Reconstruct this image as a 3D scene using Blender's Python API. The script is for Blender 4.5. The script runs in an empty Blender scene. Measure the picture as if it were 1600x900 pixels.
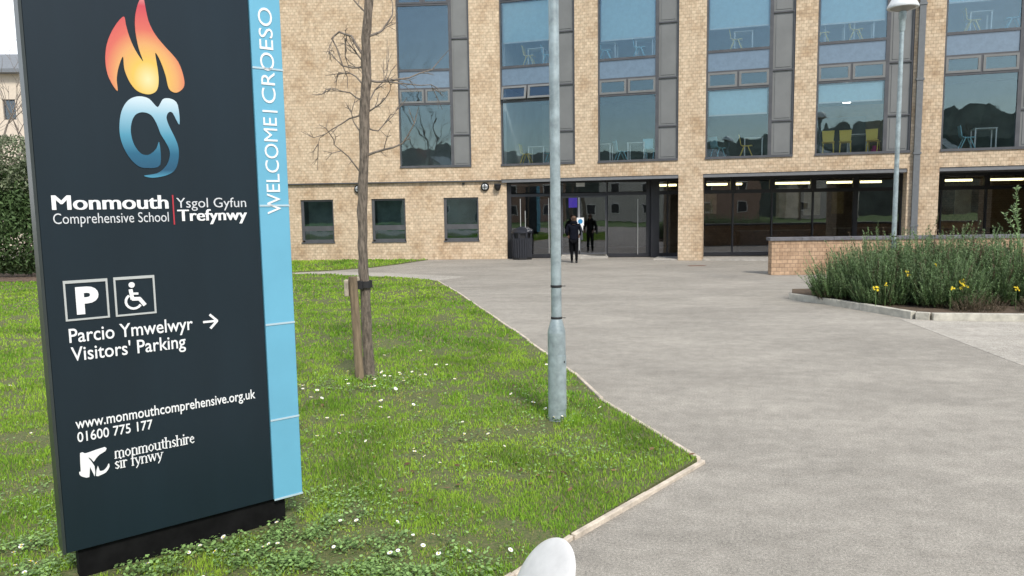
import bpy, bmesh, math, random
import numpy as np
from mathutils import Vector, Matrix, noise as mnoise
R = math.radians
sc = bpy.context.scene
COL = sc.collection

# ------------------------------------------------------------------ camera, sky, sun, exposure
CAM_H = 2.05
cd = bpy.data.cameras.new('camera'); cam = bpy.data.objects.new('camera', cd); COL.objects.link(cam)
cd.sensor_fit = 'HORIZONTAL'; cd.sensor_width = 36.0; cd.lens = 1170 / 1600 * 36.0
cd.clip_start = 0.05; cd.clip_end = 2000
P, RO = R(6.15), R(0.88)
fw = Vector((0, math.cos(P), -math.sin(P))); up0 = Vector((0, math.sin(P), math.cos(P))); rt0 = Vector((1, 0, 0))
up = up0 * math.cos(RO) + rt0 * math.sin(RO); rt = rt0 * math.cos(RO) - up0 * math.sin(RO)
M = Matrix((rt, up, -fw)).transposed().to_4x4(); M.translation = Vector((0, 0, CAM_H))
cam.matrix_world = M
sc.camera = cam

SUN_EL, SUN_AZ = R(44), R(160)          # azimuth clockwise from +Y: behind the camera, a little right
w = bpy.data.worlds.new("World"); sc.world = w; w.use_nodes = True
nt = w.node_tree; bg = nt.nodes['Background']; bg.inputs['Strength'].default_value = 0.11
sky = nt.nodes.new('ShaderNodeTexSky'); sky.sky_type = 'NISHITA'; sky.sun_disc = False
sky.sun_elevation = SUN_EL; sky.sun_rotation = SUN_AZ; sky.air_density = 1.0; sky.dust_density = 1.6; sky.ozone_density = 1.5
tc = nt.nodes.new('ShaderNodeTexCoord'); mp = nt.nodes.new('ShaderNodeMapping'); mp.inputs['Scale'].default_value = (1, 1, 2.2)
nz = nt.nodes.new('ShaderNodeTexNoise'); nz.inputs['Scale'].default_value = 2.3; nz.inputs['Detail'].default_value = 6; nz.inputs['Roughness'].default_value = .58
rp = nt.nodes.new('ShaderNodeValToRGB'); rp.color_ramp.elements[0].position = .42; rp.color_ramp.elements[1].position = .66
sx = nt.nodes.new('ShaderNodeSeparateXYZ'); ma = nt.nodes.new('ShaderNodeMath'); ma.operation = 'MULTIPLY_ADD'; ma.inputs[1].default_value = .26   # a cloud bank to the north
mx = nt.nodes.new('ShaderNodeMix'); mx.data_type = 'RGBA'
mx.inputs['B'].default_value = (8.0, 8.3, 8.6, 1)
L = nt.links.new
L(tc.outputs['Generated'], mp.inputs['Vector']); L(mp.outputs['Vector'], nz.inputs['Vector']); L(tc.outputs['Generated'], sx.inputs[0]); L(sx.outputs['Y'], ma.inputs[0]); L(nz.outputs['Fac'], ma.inputs[2]); L(ma.outputs[0], rp.inputs['Fac'])
L(rp.outputs['Color'], mx.inputs['Factor']); L(sky.outputs['Color'], mx.inputs['A']); L(mx.outputs['Result'], bg.inputs['Color'])
sd = bpy.data.lights.new('sun', 'SUN'); sd.energy = 2.0; sd.angle = R(10); sd.color = (1, .95, .87)
so = bpy.data.objects.new('sun', sd); COL.objects.link(so)
sv = Vector((math.sin(SUN_AZ) * math.cos(SUN_EL), math.cos(SUN_AZ) * math.cos(SUN_EL), math.sin(SUN_EL)))
so.rotation_euler = sv.to_track_quat('Z', 'Y').to_euler(); so.location = sv * 60
vs = sc.view_settings; vs.view_transform = 'Standard'; vs.look = 'None'; vs.gamma = 1; vs.use_curve_mapping = False
vs.exposure = 0.74
sc.cycles.max_bounces = 8; sc.cycles.transparent_max_bounces = 24
sc.cycles.use_denoising = True

# ------------------------------------------------------------------ materials
def mat(name, col, rough=.7, metal=0., var=.0, vscale=8., bump=0., bscale=60., spec=.5, coat=0., detail=5, stretch=(1, 1, 1), col2=None):
    m = bpy.data.materials.new(name); m.use_nodes = True
    t = m.node_tree; b = t.nodes['Principled BSDF']; L = t.links.new
    b.inputs['Base Color'].default_value = (*col, 1); b.inputs['Roughness'].default_value = rough; b.inputs['Metallic'].default_value = metal
    b.inputs['Specular IOR Level'].default_value = spec; b.inputs['Coat Weight'].default_value = coat
    c = t.nodes.new('ShaderNodeTexCoord'); g = t.nodes.new('ShaderNodeMapping'); g.inputs['Scale'].default_value = stretch
    L(c.outputs['Object'], g.inputs['Vector'])
    if var or col2:
        n = t.nodes.new('ShaderNodeTexNoise'); n.inputs['Scale'].default_value = vscale; n.inputs['Detail'].default_value = detail; n.inputs['Roughness'].default_value = .6
        L(g.outputs['Vector'], n.inputs['Vector'])
        r = t.nodes.new('ShaderNodeValToRGB'); r.color_ramp.elements[0].position = .33; r.color_ramp.elements[1].position = .67
        if col2: a, bb = col, col2
        else: a = tuple(x * (1 - var) for x in col); bb = tuple(min(1, x * (1 + var)) for x in col)
        r.color_ramp.elements[0].color = (*a, 1); r.color_ramp.elements[1].color = (*bb, 1)
        L(n.outputs['Fac'], r.inputs['Fac']); L(r.outputs['Color'], b.inputs['Base Color'])
    if bump:
        n2 = t.nodes.new('ShaderNodeTexNoise'); n2.inputs['Scale'].default_value = bscale; n2.inputs['Detail'].default_value = 4
        L(g.outputs['Vector'], n2.inputs['Vector'])
        bp = t.nodes.new('ShaderNodeBump'); bp.inputs['Strength'].default_value = bump; bp.inputs['Distance'].default_value = .02
        L(n2.outputs['Fac'], bp.inputs['Height']); L(bp.outputs['Normal'], b.inputs['Normal'])
    return m

def brick_mat(name, c1, c2, mortar, stain):
    m = bpy.data.materials.new(name); m.use_nodes = True
    t = m.node_tree; b = t.nodes['Principled BSDF']; L = t.links.new; N = t.nodes.new
    b.inputs['Roughness'].default_value = .85; b.inputs['Specular IOR Level'].default_value = .25
    c = N('ShaderNodeTexCoord'); s = N('ShaderNodeSeparateXYZ'); a = N('ShaderNodeMath'); a.operation = 'ADD'; k = N('ShaderNodeCombineXYZ')
    L(c.outputs['Object'], s.inputs[0]); L(s.outputs['X'], a.inputs[0]); L(s.outputs['Y'], a.inputs[1]); L(a.outputs[0], k.inputs['X']); L(s.outputs['Z'], k.inputs['Y'])
    br = N('ShaderNodeTexBrick'); br.inputs['Scale'].default_value = 1; br.inputs['Brick Width'].default_value = .15; br.inputs['Row Height'].default_value = .11
    br.inputs['Mortar Size'].default_value = .009; br.inputs['Mortar Smooth'].default_value = .3; br.inputs['Bias'].default_value = -.1
    br.inputs['Color1'].default_value = (*c1, 1); br.inputs['Color2'].default_value = (*c2, 1); br.inputs['Mortar'].default_value = (*mortar, 1)
    L(k.outputs[0], br.inputs['Vector'])
    n = N('ShaderNodeTexNoise'); n.inputs['Scale'].default_value = 1.1; n.inputs['Detail'].default_value = 7; n.inputs['Roughness'].default_value = .65; L(c.outputs['Object'], n.inputs['Vector'])
    r = N('ShaderNodeValToRGB'); r.color_ramp.elements[0].position = .48; r.color_ramp.elements[1].position = .68
    r.color_ramp.elements[0].color = (0, 0, 0, 1); r.color_ramp.elements[1].color = (.6, .6, .6, 1)
    L(n.outputs['Fac'], r.inputs['Fac'])
    mxx = N('ShaderNodeMix'); mxx.data_type = 'RGBA'; mxx.blend_type = 'MULTIPLY'; mxx.inputs['B'].default_value = (*stain, 1)
    L(r.outputs['Color'], mxx.inputs['Factor']); L(br.outputs['Color'], mxx.inputs['A'])
    n3 = N('ShaderNodeTexNoise'); n3.inputs['Scale'].default_value = 7; n3.inputs['Detail'].default_value = 3; L(c.outputs['Object'], n3.inputs['Vector'])
    hs = N('ShaderNodeHueSaturation'); mr = N('ShaderNodeMapRange'); mr.inputs['From Min'].default_value = .3; mr.inputs['From Max'].default_value = .7; mr.inputs['To Min'].default_value = .8; mr.inputs['To Max'].default_value = 1.18
    L(n3.outputs['Fac'], mr.inputs['Value']); L(mr.outputs[0], hs.inputs['Value']); L(mxx.outputs['Result'], hs.inputs['Color']); L(hs.outputs[0], b.inputs['Base Color'])
    bp = N('ShaderNodeBump'); bp.inputs['Strength'].default_value = .5; bp.inputs['Distance'].default_value = .012; bp.invert = True
    L(br.outputs['Fac'], bp.inputs['Height']); L(bp.outputs['Normal'], b.inputs['Normal'])
    return m

def glass_mat(name, tint, refl, base, wob=.02):
    m = bpy.data.materials.new(name); m.use_nodes = True
    t = m.node_tree; t.nodes.clear(); N = t.nodes.new; L = t.links.new
    o = N('ShaderNodeOutputMaterial'); x = N('ShaderNodeMixShader'); tr = N('ShaderNodeBsdfTransparent'); gl = N('ShaderNodeBsdfGlossy')
    tr.inputs['Color'].default_value = (*tint, 1); gl.inputs['Color'].default_value = (*refl, 1); gl.inputs['Roughness'].default_value = .01
    f = N('ShaderNodeFresnel'); f.inputs['IOR'].default_value = 1.45
    a = N('ShaderNodeMath'); a.operation = 'ADD'; a.use_clamp = True; a.inputs[1].default_value = base
    L(f.outputs[0], a.inputs[0]); L(a.outputs[0], x.inputs['Fac']); L(tr.outputs[0], x.inputs[1]); L(gl.outputs[0], x.inputs[2]); L(x.outputs[0], o.inputs['Surface'])
    c = N('ShaderNodeTexCoord'); n = N('ShaderNodeTexNoise'); n.inputs['Scale'].default_value = 1.6; n.inputs['Detail'].default_value = 1; L(c.outputs['Object'], n.inputs['Vector'])
    bp = N('ShaderNodeBump'); bp.inputs['Strength'].default_value = wob; bp.inputs['Distance'].default_value = .3; L(n.outputs['Fac'], bp.inputs['Height'])
    L(bp.outputs[0], gl.inputs['Normal'])
    return m

def emit_mat(name, col, s):
    m = bpy.data.materials.new(name); m.use_nodes = True
    b = m.node_tree.nodes['Principled BSDF']; b.inputs['Base Color'].default_value = (*col, 1)
    b.inputs['Emission Color'].default_value = (*col, 1); b.inputs['Emission Strength'].default_value = s
    return m

def attr_mat(name, rough=.7, trans=0., spec=.3, patch=None):
    """colour from the vertex colour 'tint', optionally broken up by slow noise over the ground"""
    m = bpy.data.materials.new(name); m.use_nodes = True
    t = m.node_tree; b = t.nodes['Principled BSDF']; N = t.nodes.new; L = t.links.new
    b.inputs['Roughness'].default_value = rough; b.inputs['Specular IOR Level'].default_value = spec
    a = N('ShaderNodeAttribute'); a.attribute_name = 'tint'
    L(a.outputs['Color'], b.inputs['Base Color'])
    if trans:
        o = t.nodes['Material Output']; tl = N('ShaderNodeBsdfTranslucent'); mx = N('ShaderNodeMixShader'); mx.inputs[0].default_value = trans
        L(a.outputs['Color'], tl.inputs['Color']); L(b.outputs[0], mx.inputs[1]); L(tl.outputs[0], mx.inputs[2]); L(mx.outputs[0], o.inputs['Surface'])
    return m

BRICK = brick_mat('buff_brick', (.61, .49, .345), (.515, .395, .27), (.41, .32, .22), (.60, .48, .36))
BRICK_LOW = brick_mat('low_wall_brick', (.47, .325, .21), (.37, .25, .16), (.28, .195, .13), (.7, .6, .52))
FRAME = mat('grey_window_frame', (.075, .077, .082), .45, var=.15, vscale=3)
PANEL = mat('grey_panel', (.165, .17, .165), .5, var=.08, vscale=1.5)
DARK = mat('dark_frame', (.018, .019, .023), .4, var=.2, vscale=4)
SOFFIT = mat('soffit_grey', (.16, .165, .17), .6, var=.08)
GLASS = glass_mat('window_glass', (.96, .99, 1.0), (.74, .94, 1.0), .068, .007)
GLASSG = glass_mat('shopfront_glass', (.80, .82, .84), (.9, .92, .97), .085, .003)
SPANDREL = mat('spandrel_glass', (.10, .15, .20), .12, var=.1, spec=1., coat=1.)
BLIND = mat('roller_blind', (.55, .72, .74), .8, var=.05)
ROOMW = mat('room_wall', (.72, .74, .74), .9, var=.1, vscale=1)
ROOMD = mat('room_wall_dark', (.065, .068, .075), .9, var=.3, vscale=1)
CONC = mat('concrete', (.36, .34, .30), .9, var=.2, vscale=6, bump=.3)
EDGING = mat('edging_stone', (.52, .45, .36), .9, var=.28, vscale=9, bump=.4)
KERB = mat('kerb_stone', (.46, .44, .37), .9, var=.25, vscale=5, bump=.4)
COPING = mat('coping_slate', (.12, .12, .13), .7, var=.25, vscale=6)
GALV = mat('galvanised_steel', (.30, .36, .37), .38, metal=.2, var=.25, vscale=11)
SHADE = mat('lamp_shade_paint', (.62, .64, .64), .4, var=.1)
LENS = mat('lamp_lens', (.28, .27, .26), .3)
BLACK = mat('black_plastic', (.012, .012, .013), .45, var=.2)
RUBBER = mat('black_rubber', (.015, .015, .016), .7)
WHITE = mat('white_lettering', (.78, .79, .78), .5)
PALEG = mat('thin_lettering', (.62, .64, .65), .5)
RED = mat('red_rule', (.45, .03, .045), .5)
STEEL = mat('brushed_bar', (.62, .62, .6), .3, metal=.6)
BINM = mat('bin_plastic', (.012, .014, .02), .5, var=.25)
YCHAIR = mat('yellow_polypropylene', (.90, .66, .12), .45)
BCHAIR = mat('pale_blue_polypropylene', (.34, .68, .76), .45)
DESKM = mat('desk_laminate', (.62, .62, .58), .5)
DESKL = mat('desk_metal_leg', (.78, .80, .78), .4)
WOOD = mat('weathered_post', (.20, .15, .095), .85, var=.4, vscale=5, stretch=(6, 6, .7), bump=.5, bscale=30)
BARK = mat('tree_bark', (.17, .14, .11), .95, var=.55, vscale=16, stretch=(3, 3, .6), bump=1., bscale=45)
TWIG = mat('twig_bark', (.17, .145, .12), .9, var=.35, vscale=12)
SOIL = mat('soil', (.10, .07, .045), 1., var=.4, vscale=5, bump=.6, bscale=25)
NAVY = mat('sign_panel', (.0075, .0165, .0235), .36, var=.10, vscale=1.1, spec=.38, stretch=(3, 3, .5))
EDGEG = mat('sign_edge', (.028, .036, .034), .4, var=.2, vscale=3)
CYAN = mat('blue_acrylic', (.135, .39, .53), .3, var=.05, vscale=2, spec=.5)
PLINTH = mat('sign_plinth', (.005, .005, .005), .85, var=.5, vscale=9, spec=.15)
WPLAST = mat('white_plastic', (.71, .70, .675), .4, var=.09, vscale=7, bump=.15, bscale=9)
CREAM = mat('cream_render', (.62, .54, .44), .9, var=.08)
ROOFG = mat('grey_roof', (.17, .185, .20), .8, var=.15)
SKIN = mat('skin', (.45, .27, .19), .6)
COAT = mat('navy_coat', (.005, .006, .011), .9, spec=.12, var=.3, vscale=8, bump=.4, bscale=14)
TROUS = mat('black_trousers', (.004, .004, .005), .9, spec=.1)
HAIR = mat('brown_hair', (.10, .055, .03), .6, var=.3, vscale=40)
BAGM = mat('grey_bag', (.05, .055, .065), .6)
GLOW = emit_mat('lit_tube', (1, .85, .42), 3.2)
GLOWW = emit_mat('lit_spot', (1, .96, .85), 5.)
PURPLE = emit_mat('lit_purple_screen', (.10, .05, .55), .5)
LEAFM = attr_mat('leaf', .6, .25); GRASSM = attr_mat('grass_blade', .65, .3, .2)
FLW = mat('petal_white', (.82, .82, .80), .7); FLY = mat('petal_yellow', (.80, .62, .03), .7)

# ------------------------------------------------------------------ builders
def tag(o, label=None, cat=None, group=None, kind=None):
    if label: o['label'] = label
    if cat: o['category'] = cat
    if group: o['group'] = group
    if kind: o['kind'] = kind
    return o
def empty(name, loc=(0, 0, 0), rz=0, **k):
    o = bpy.data.objects.new(name, None); COL.objects.link(o); o.location = loc; o.rotation_euler = (0, 0, rz); o.empty_display_size = .2
    return tag(o, **k)
class MB:
    def __init__(s): s.v = []; s.f = []; s.sm = []
    def add(s, vs, fs, smooth=False):
        n = len(s.v); s.v += [tuple(p) for p in vs]; s.f += [tuple(i + n for i in f) for f in fs]; s.sm += [smooth] * len(fs); return s
    def box(s, x0, x1, y0, y1, z0, z1):
        return s.add([(x0, y0, z0), (x1, y0, z0), (x1, y1, z0), (x0, y1, z0), (x0, y0, z1), (x1, y0, z1), (x1, y1, z1), (x0, y1, z1)],
                     [(0, 3, 2, 1), (4, 5, 6, 7), (0, 1, 5, 4), (1, 2, 6, 5), (2, 3, 7, 6), (3, 0, 4, 7)])
    def bar(s, a, b, wd, hd=None):
        """square bar from a to b"""
        a, b = Vector(a), Vector(b); hd = hd or wd
        d = (b - a).normalized(); u = d.cross(Vector((0, 0, 1)) if abs(d.z) < .95 else Vector((0, 1, 0))).normalized(); v = d.cross(u)
        c = [(-1, -1), (1, -1), (1, 1), (-1, 1)]
        ps = [a + u * i * wd / 2 + v * j * hd / 2 for i, j in c] + [b + u * i * wd / 2 + v * j * hd / 2 for i, j in c]
        return s.add(ps, [(0, 3, 2, 1), (4, 5, 6, 7), (0, 1, 5, 4), (1, 2, 6, 5), (2, 3, 7, 6), (3, 0, 4, 7)])
    def tube(s, pts, radii, n=8, cap=True):
        pts = [Vector(p) for p in pts]; vs = []; fs = []; pu = None
        for i, p in enumerate(pts):
            d = (pts[min(i + 1, len(pts) - 1)] - pts[max(i - 1, 0)])
            d = d.normalized() if d.length > 1e-9 else Vector((0, 0, 1))
            if pu is None: u = d.orthogonal().normalized()
            else:
                u = pu - d * pu.dot(d); u = u.normalized() if u.length > 1e-6 else d.orthogonal().normalized()
            pu = u; v = d.cross(u); r = radii[i] if hasattr(radii, '__len__') else radii
            vs += [p + (u * math.cos(2 * math.pi * k / n) + v * math.sin(2 * math.pi * k / n)) * r for k in range(n)]
        for i in range(len(pts) - 1):
            for k in range(n): fs.append((i * n + k, i * n + (k + 1) % n, (i + 1) * n + (k + 1) % n, (i + 1) * n + k))
        s.add(vs, fs, True)
        if cap:
            m = len(s.v) - len(vs)
            s.f.append(tuple(m + k for k in reversed(range(n)))); s.sm.append(False)
            s.f.append(tuple(m + len(vs) - n + k for k in range(n))); s.sm.append(False)
        return s
    def lathe(s, prof, n=24, c=(0, 0, 0), smooth=True, start=0.):
        vs = []; fs = []
        for r, z in prof: vs += [(c[0] + r * math.cos(start + 2 * math.pi * k / n), c[1] + r * math.sin(start + 2 * math.pi * k / n), c[2] + z) for k in range(n)]
        for i in range(len(prof) - 1):
            for k in range(n): fs.append((i * n + k, i * n + (k + 1) % n, (i + 1) * n + (k + 1) % n, (i + 1) * n + k))
        fs.append(tuple(reversed(range(n)))); fs.append(tuple((len(prof) - 1) * n + k for k in range(n)))
        return s.add(vs, fs, smooth)
    def prism(s, poly, z0, z1):
        n = len(poly); vs = [(x, y, z0) for x, y in poly] + [(x, y, z1) for x, y in poly]
        fs = [tuple(reversed(range(n))), tuple(range(n, 2 * n))] + [(i, (i + 1) % n, n + (i + 1) % n, n + i) for i in range(n)]
        return s.add(vs, fs)
    def build(s, name, m, parent=None, loc=(0, 0, 0), rz=0., bevel=0.):
        me = bpy.data.meshes.new(name); me.from_pydata(s.v, [], s.f); me.update()
        me.polygons.foreach_set('use_smooth', s.sm)
        bm = bmesh.new(); bm.from_mesh(me)
        bmesh.ops.recalc_face_normals(bm, faces=bm.faces)
        if bevel: bmesh.ops.bevel(bm, geom=[e for e in bm.edges if len(e.link_faces) == 2 and e.calc_face_angle(0) > .6], offset=bevel, segments=1, affect='EDGES')
        bm.to_mesh(me); bm.free()
        if any(s.sm): me.set_sharp_from_angle(angle=R(42))
        o = bpy.data.objects.new(name, me); COL.objects.link(o); me.materials.append(m)
        o.parent = parent; o.location = loc; o.rotation_euler = (0, 0, rz)
        return o
def np_obj(name, v, tri, m, tint=None, parent=None, loc=(0, 0, 0)):
    me = bpy.data.meshes.new(name); v = np.asarray(v, np.float32); tri = np.asarray(tri, np.int32)
    me.vertices.add(len(v)); me.vertices.foreach_set('co', v.ravel())
    me.loops.add(tri.size); me.loops.foreach_set('vertex_index', tri.ravel())
    me.polygons.add(len(tri)); me.polygons.foreach_set('loop_start', np.arange(0, tri.size, 3, dtype=np.int32))
    me.update(calc_edges=True)
    if tint is not None:
        a = me.color_attributes.new('tint', 'FLOAT_COLOR', 'POINT'); c = np.ones((len(v), 4), np.float32); c[:, :3] = tint; a.data.foreach_set('color', c.ravel())
    me.materials.append(m); o = bpy.data.objects.new(name, me); COL.objects.link(o); o.parent = parent; o.location = loc
    return o
def copy_tree(o, parent=None):
    c = o.copy(); COL.objects.link(c)
    if parent: c.parent = parent
    for ch in list(o.children): copy_tree(ch, c)
    return c
def wall_mesh(u0, u1, z0, z1, y0, y1, holes):
    us = sorted({u0, u1, *[h[0] for h in holes], *[h[1] for h in holes]}); zs = sorted({z0, z1, *[h[2] for h in holes], *[h[3] for h in holes]})
    us = [u for u in us if u0 <= u <= u1]; zs = [z for z in zs if z0 <= z <= z1]
    def solid(i, j):
        if i < 0 or j < 0 or i >= len(us) - 1 or j >= len(zs) - 1: return False
        cu, cz = (us[i] + us[i + 1]) / 2, (zs[j] + zs[j + 1]) / 2
        return not any(h[0] < cu < h[1] and h[2] < cz < h[3] for h in holes)
    b = MB()
    for i in range(len(us) - 1):
        for j in range(len(zs) - 1):
            if not solid(i, j): continue
            a, c, d, e = us[i], us[i + 1], zs[j], zs[j + 1]
            b.add([(a, y0, d), (c, y0, d), (c, y0, e), (a, y0, e)], [(0, 1, 2, 3)]); b.add([(a, y1, d), (c, y1, d), (c, y1, e), (a, y1, e)], [(3, 2, 1, 0)])
            for ok, q in ((solid(i - 1, j), [(a, y0, d), (a, y0, e), (a, y1, e), (a, y1, d)]), (solid(i + 1, j), [(c, y0, d), (c, y1, d), (c, y1, e), (c, y0, e)]),
                          (solid(i, j - 1), [(a, y0, d), (a, y1, d), (c, y1, d), (c, y0, d)]), (solid(i, j + 1), [(a, y0, e), (c, y0, e), (c, y1, e), (a, y1, e)])):
                if not ok: b.add(q, [(0, 1, 2, 3)])
    me = b
    return me
def weld(o):
    bm = bmesh.new(); bm.from_mesh(o.data); bmesh.ops.remove_doubles(bm, verts=bm.verts, dist=1e-4); bmesh.ops.recalc_face_normals(bm, faces=bm.faces); bm.to_mesh(o.data); bm.free(); return o

# ------------------------------------------------------------------ ground, asphalt, lawns
g = MB(); g.box(-400, 400, -400, 400, -1.0, -.03); tag(g.build('ground', mat('rough_ground', (.07, .085, .035), 1, var=.35, vscale=.4)), kind='structure')
def asphalt_mat(name, c, lo=.82, hi=1.2):
    m = bpy.data.materials.new(name); m.use_nodes = True
    t = m.node_tree; b = t.nodes['Principled BSDF']; N = t.nodes.new; L = t.links.new
    b.inputs['Roughness'].default_value = .9; b.inputs['Specular IOR Level'].default_value = .25
    co = N('ShaderNodeTexCoord'); prev = None
    cr = N('ShaderNodeRGB'); cr.outputs[0].default_value = (*c, 1); prev = cr.outputs[0]
    for sc_, st, a, z in ((.32, (1, 1.6, 1), lo, hi), (1.5, (1, 2.2, 1), .91, 1.09), (7, (1, 1, 1), .9, 1.1), (55, (1, 1, 1), .76, 1.27), (150, (1, 1, 1), .55, 1.5)):
        mp = N('ShaderNodeMapping'); mp.inputs['Scale'].default_value = st; mp.inputs['Rotation'].default_value = (0, 0, .35); L(co.outputs['Object'], mp.inputs['Vector'])
        n = N('ShaderNodeTexNoise'); n.inputs['Scale'].default_value = sc_; n.inputs['Detail'].default_value = 3; n.inputs['Roughness'].default_value = .6; L(mp.outputs[0], n.inputs['Vector'])
        mr = N('ShaderNodeMapRange'); mr.inputs['From Min'].default_value = .32; mr.inputs['From Max'].default_value = .68; mr.inputs['To Min'].default_value = a; mr.inputs['To Max'].default_value = z
        L(n.outputs['Fac'], mr.inputs['Value'])
        x = N('ShaderNodeVectorMath'); x.operation = 'SCALE'; L(prev, x.inputs[0]); L(mr.outputs[0], x.inputs['Scale']); prev = x.outputs[0]
    L(prev, b.inputs['Base Color'])
    bp = N('ShaderNodeBump'); bp.inputs['Strength'].default_value = .5; bp.inputs['Distance'].default_value = .006; L(n.outputs['Fac'], bp.inputs['Height']); L(bp.outputs[0], b.inputs['Normal'])
    return m
ASPH = asphalt_mat('worn_asphalt', (.285, .264, .226), .86, 1.14)
ASPL = asphalt_mat('pale_asphalt', (.36, .335, .29), .92, 1.08)
g = MB(); g.box(-45, 45, -14, 45, -.3, 0); tag(g.build('asphalt_forecourt', ASPH), kind='structure')
g = MB(); g.prism([(6.78, 13.0), (6.28, 8.8), (16, 8.2), (16, 11.9), (8.6, 12.52), (7.1, 12.86)], -.1, .004); tag(g.build('pale_asphalt_patch', ASPL), kind='structure')
g = MB(); g.prism([(-22, 24.6), (-7.0, 24.12), (-4.2, 22.72), (-2.2, 21.1), (-1.4, 22.4), (-3.6, 23.8), (-5.6, 24.9), (-6.6, 25.05), (-22, 25.2)], -.1, .0042); tag(g.build('pale_path', ASPL), kind='structure')

LAWN = [(-.03, 3.98), (.335, 4.46), (1.46, 5.81), (.90, 7.72), (.72, 8.93), (.45, 10.2), (-.02, 12.3), (-.52, 14.45), (-1.25, 17.6), (-2.12, 21.0), (-3.0, 21.95), (-4.19, 22.7), (-5.6, 23.5), (-7.1, 24.05), (-12, 24.3), (-13.2, 22.6), (-30, 22.6), (-30, 1.2), (-2.2, 1.2)]
STRIP = [(-22, 25.3), (-7.2, 24.75), (-6.1, 25.4), (-5.0, 26.3), (-4.16, 27.9), (-3.35, 30.0), (-22, 31.3)]
LAWNBASE = mat('lawn_base', (.06, .10, .02), 1, var=.5, vscale=38, bump=1., bscale=55, col2=(.155, .145, .06))
g = MB(); g.prism(LAWN, -.2, .028); tag(g.build('lawn', LAWNBASE), kind='structure')
g = MB(); g.prism(STRIP, -.2, .028); tag(g.build('grass_verge', LAWNBASE), kind='structure')
g = MB(); g.prism([(-30, 22.65), (-13.2, 22.65), (-12.2, 24.6), (-12.2, 26), (-30, 26)], -.2, .05); tag(g.build('mulch_bed', mat('bark_mulch', (.14, .095, .065), 1, var=.5, vscale=9, bump=.8, bscale=30)), kind='structure')

def inside(poly, x, y):
    c = np.zeros(len(x), bool); n = len(poly)
    for i in range(n):
        x0, y0 = poly[i]; x1, y1 = poly[(i + 1) % n]
        if y0 == y1: continue
        c ^= ((y0 > y) != (y1 > y)) & (x < (x1 - x0) * (y - y0) / (y1 - y0) + x0)
    return c
rng = np.random.default_rng(7)
SU, SN = np.array([math.cos(R(39.02)), math.sin(R(39.02))]), np.array([math.sin(R(39.02)), -math.cos(R(39.02))])
def off_plinth(x, y, m):
    u = (x + 2.463) * SU[0] + (y - 3.9217) * SU[1]; n = (x + 2.463) * SN[0] + (y - 3.9217) * SN[1]
    return ~((u > -.02) & (u < 1.33) & (n < m) & (n > -.18))
def fnoise(x, y, s, seed=0.):
    return np.array([mnoise.noise((a * s + seed, b * s - seed, seed * .37)) for a, b in zip(x, y)])
def grass(name, poly, bands, label):
    V = []; T = []; C = []; off = 0
    for x0, x1, y0, y1, dens, h, wd in bands:
        n = int((x1 - x0) * (y1 - y0) * dens); x = rng.uniform(x0, x1, n); y = rng.uniform(y0, y1, n)
        k = inside(poly, x, y); x = x[k]; y = y[k]
        # only what a camera near the photograph's could see
        k = np.abs(x) < y * .78 + 1.6; x = x[k]; y = y[k]
        if len(x) == 0: continue
        k = off_plinth(x, y, .02); x = x[k]; y = y[k]
        q = fnoise(x, y, 1.3, 3.1); q2 = fnoise(x, y, .45, 9.7); q3 = fnoise(x, y, 4.5, 5.3)
        keep = rng.random(len(x)) < np.clip(.85 + q3 * 1.4 + q * .9, .10, 1); x, y, q, q2, q3 = [a[keep] for a in (x, y, q, q2, q3)]
        n = len(x); H = h * (1 + .7 * q + .5 * q3) * rng.uniform(.55, 1.35, n); H = np.clip(H, .012, None); W = wd * rng.uniform(.7, 1.3, n)
        a = rng.uniform(0, 2 * np.pi, n); b = rng.uniform(0, 2 * np.pi, n); le = rng.uniform(.1, .75, n) * H
        cx, cy = np.cos(a) * W / 2, np.sin(a) * W / 2; lx, ly = np.cos(b) * le, np.sin(b) * le
        z = np.full(n, .026)
        v = np.stack([np.stack([x - cx, y - cy, z], 1), np.stack([x + cx, y + cy, z], 1), np.stack([x - cx * .8 + lx * .4, y - cy * .8 + ly * .4, z + H * .62], 1),
                      np.stack([x + cx * .8 + lx * .4, y + cy * .8 + ly * .4, z + H * .62], 1), np.stack([x + lx, y + ly, z + H], 1)], 1)
        base = np.array([.185, .375, .032]); alt = np.array([.36, .52, .06]); dk = np.array([.075, .165, .02]); br = np.array([.38, .32, .14])
        t = np.clip(.45 + q2 * .9 + rng.normal(0, .28, n), 0, 1)[:, None]; col = base * (1 - t) + alt * t
        t = np.clip(q * 1.1 + rng.normal(0, .2, n), 0, .8)[:, None]; col = col * (1 - t) + dk * t
        t = (rng.random(n) < np.clip(.06 - q3 * .2 - q2 * .15 - np.minimum(q + .25, 0) * 1.2, .015, .5))[:, None] * .8; col = col * (1 - t) + br * t
        i = np.arange(n)[:, None] * 5 + off
        T.append(np.concatenate([i + [0, 1, 2], i + [1, 3, 2], i + [2, 3, 4]])); V.append(v.reshape(-1, 3)); C.append(np.repeat(col, 5, 0)); off += n * 5
    return tag(np_obj(name, np.concatenate(V), np.concatenate(T), GRASSM, np.concatenate(C)), label, 'grass', kind='stuff')
grass('lawn_grass', LAWN, [(.2, .64, 6.72, 7.12, 3500, .075, .007), (-2.1, -1.4, 8.5, 9.2, 1500, .07, .009), (-6, 1.5, 1.5, 5.2, 6500, .027, .0055), (-7, 1.5, 5.2, 7.5, 3600, .031, .007), (-10, 1.1, 7.5, 11, 1700, .034, .011), (-13, .5, 11, 16, 700, .036, .018), (-20, -.3, 16, 24.4, 300, .038, .03)], 'bright green mown lawn grass around the sign and tree')
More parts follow.
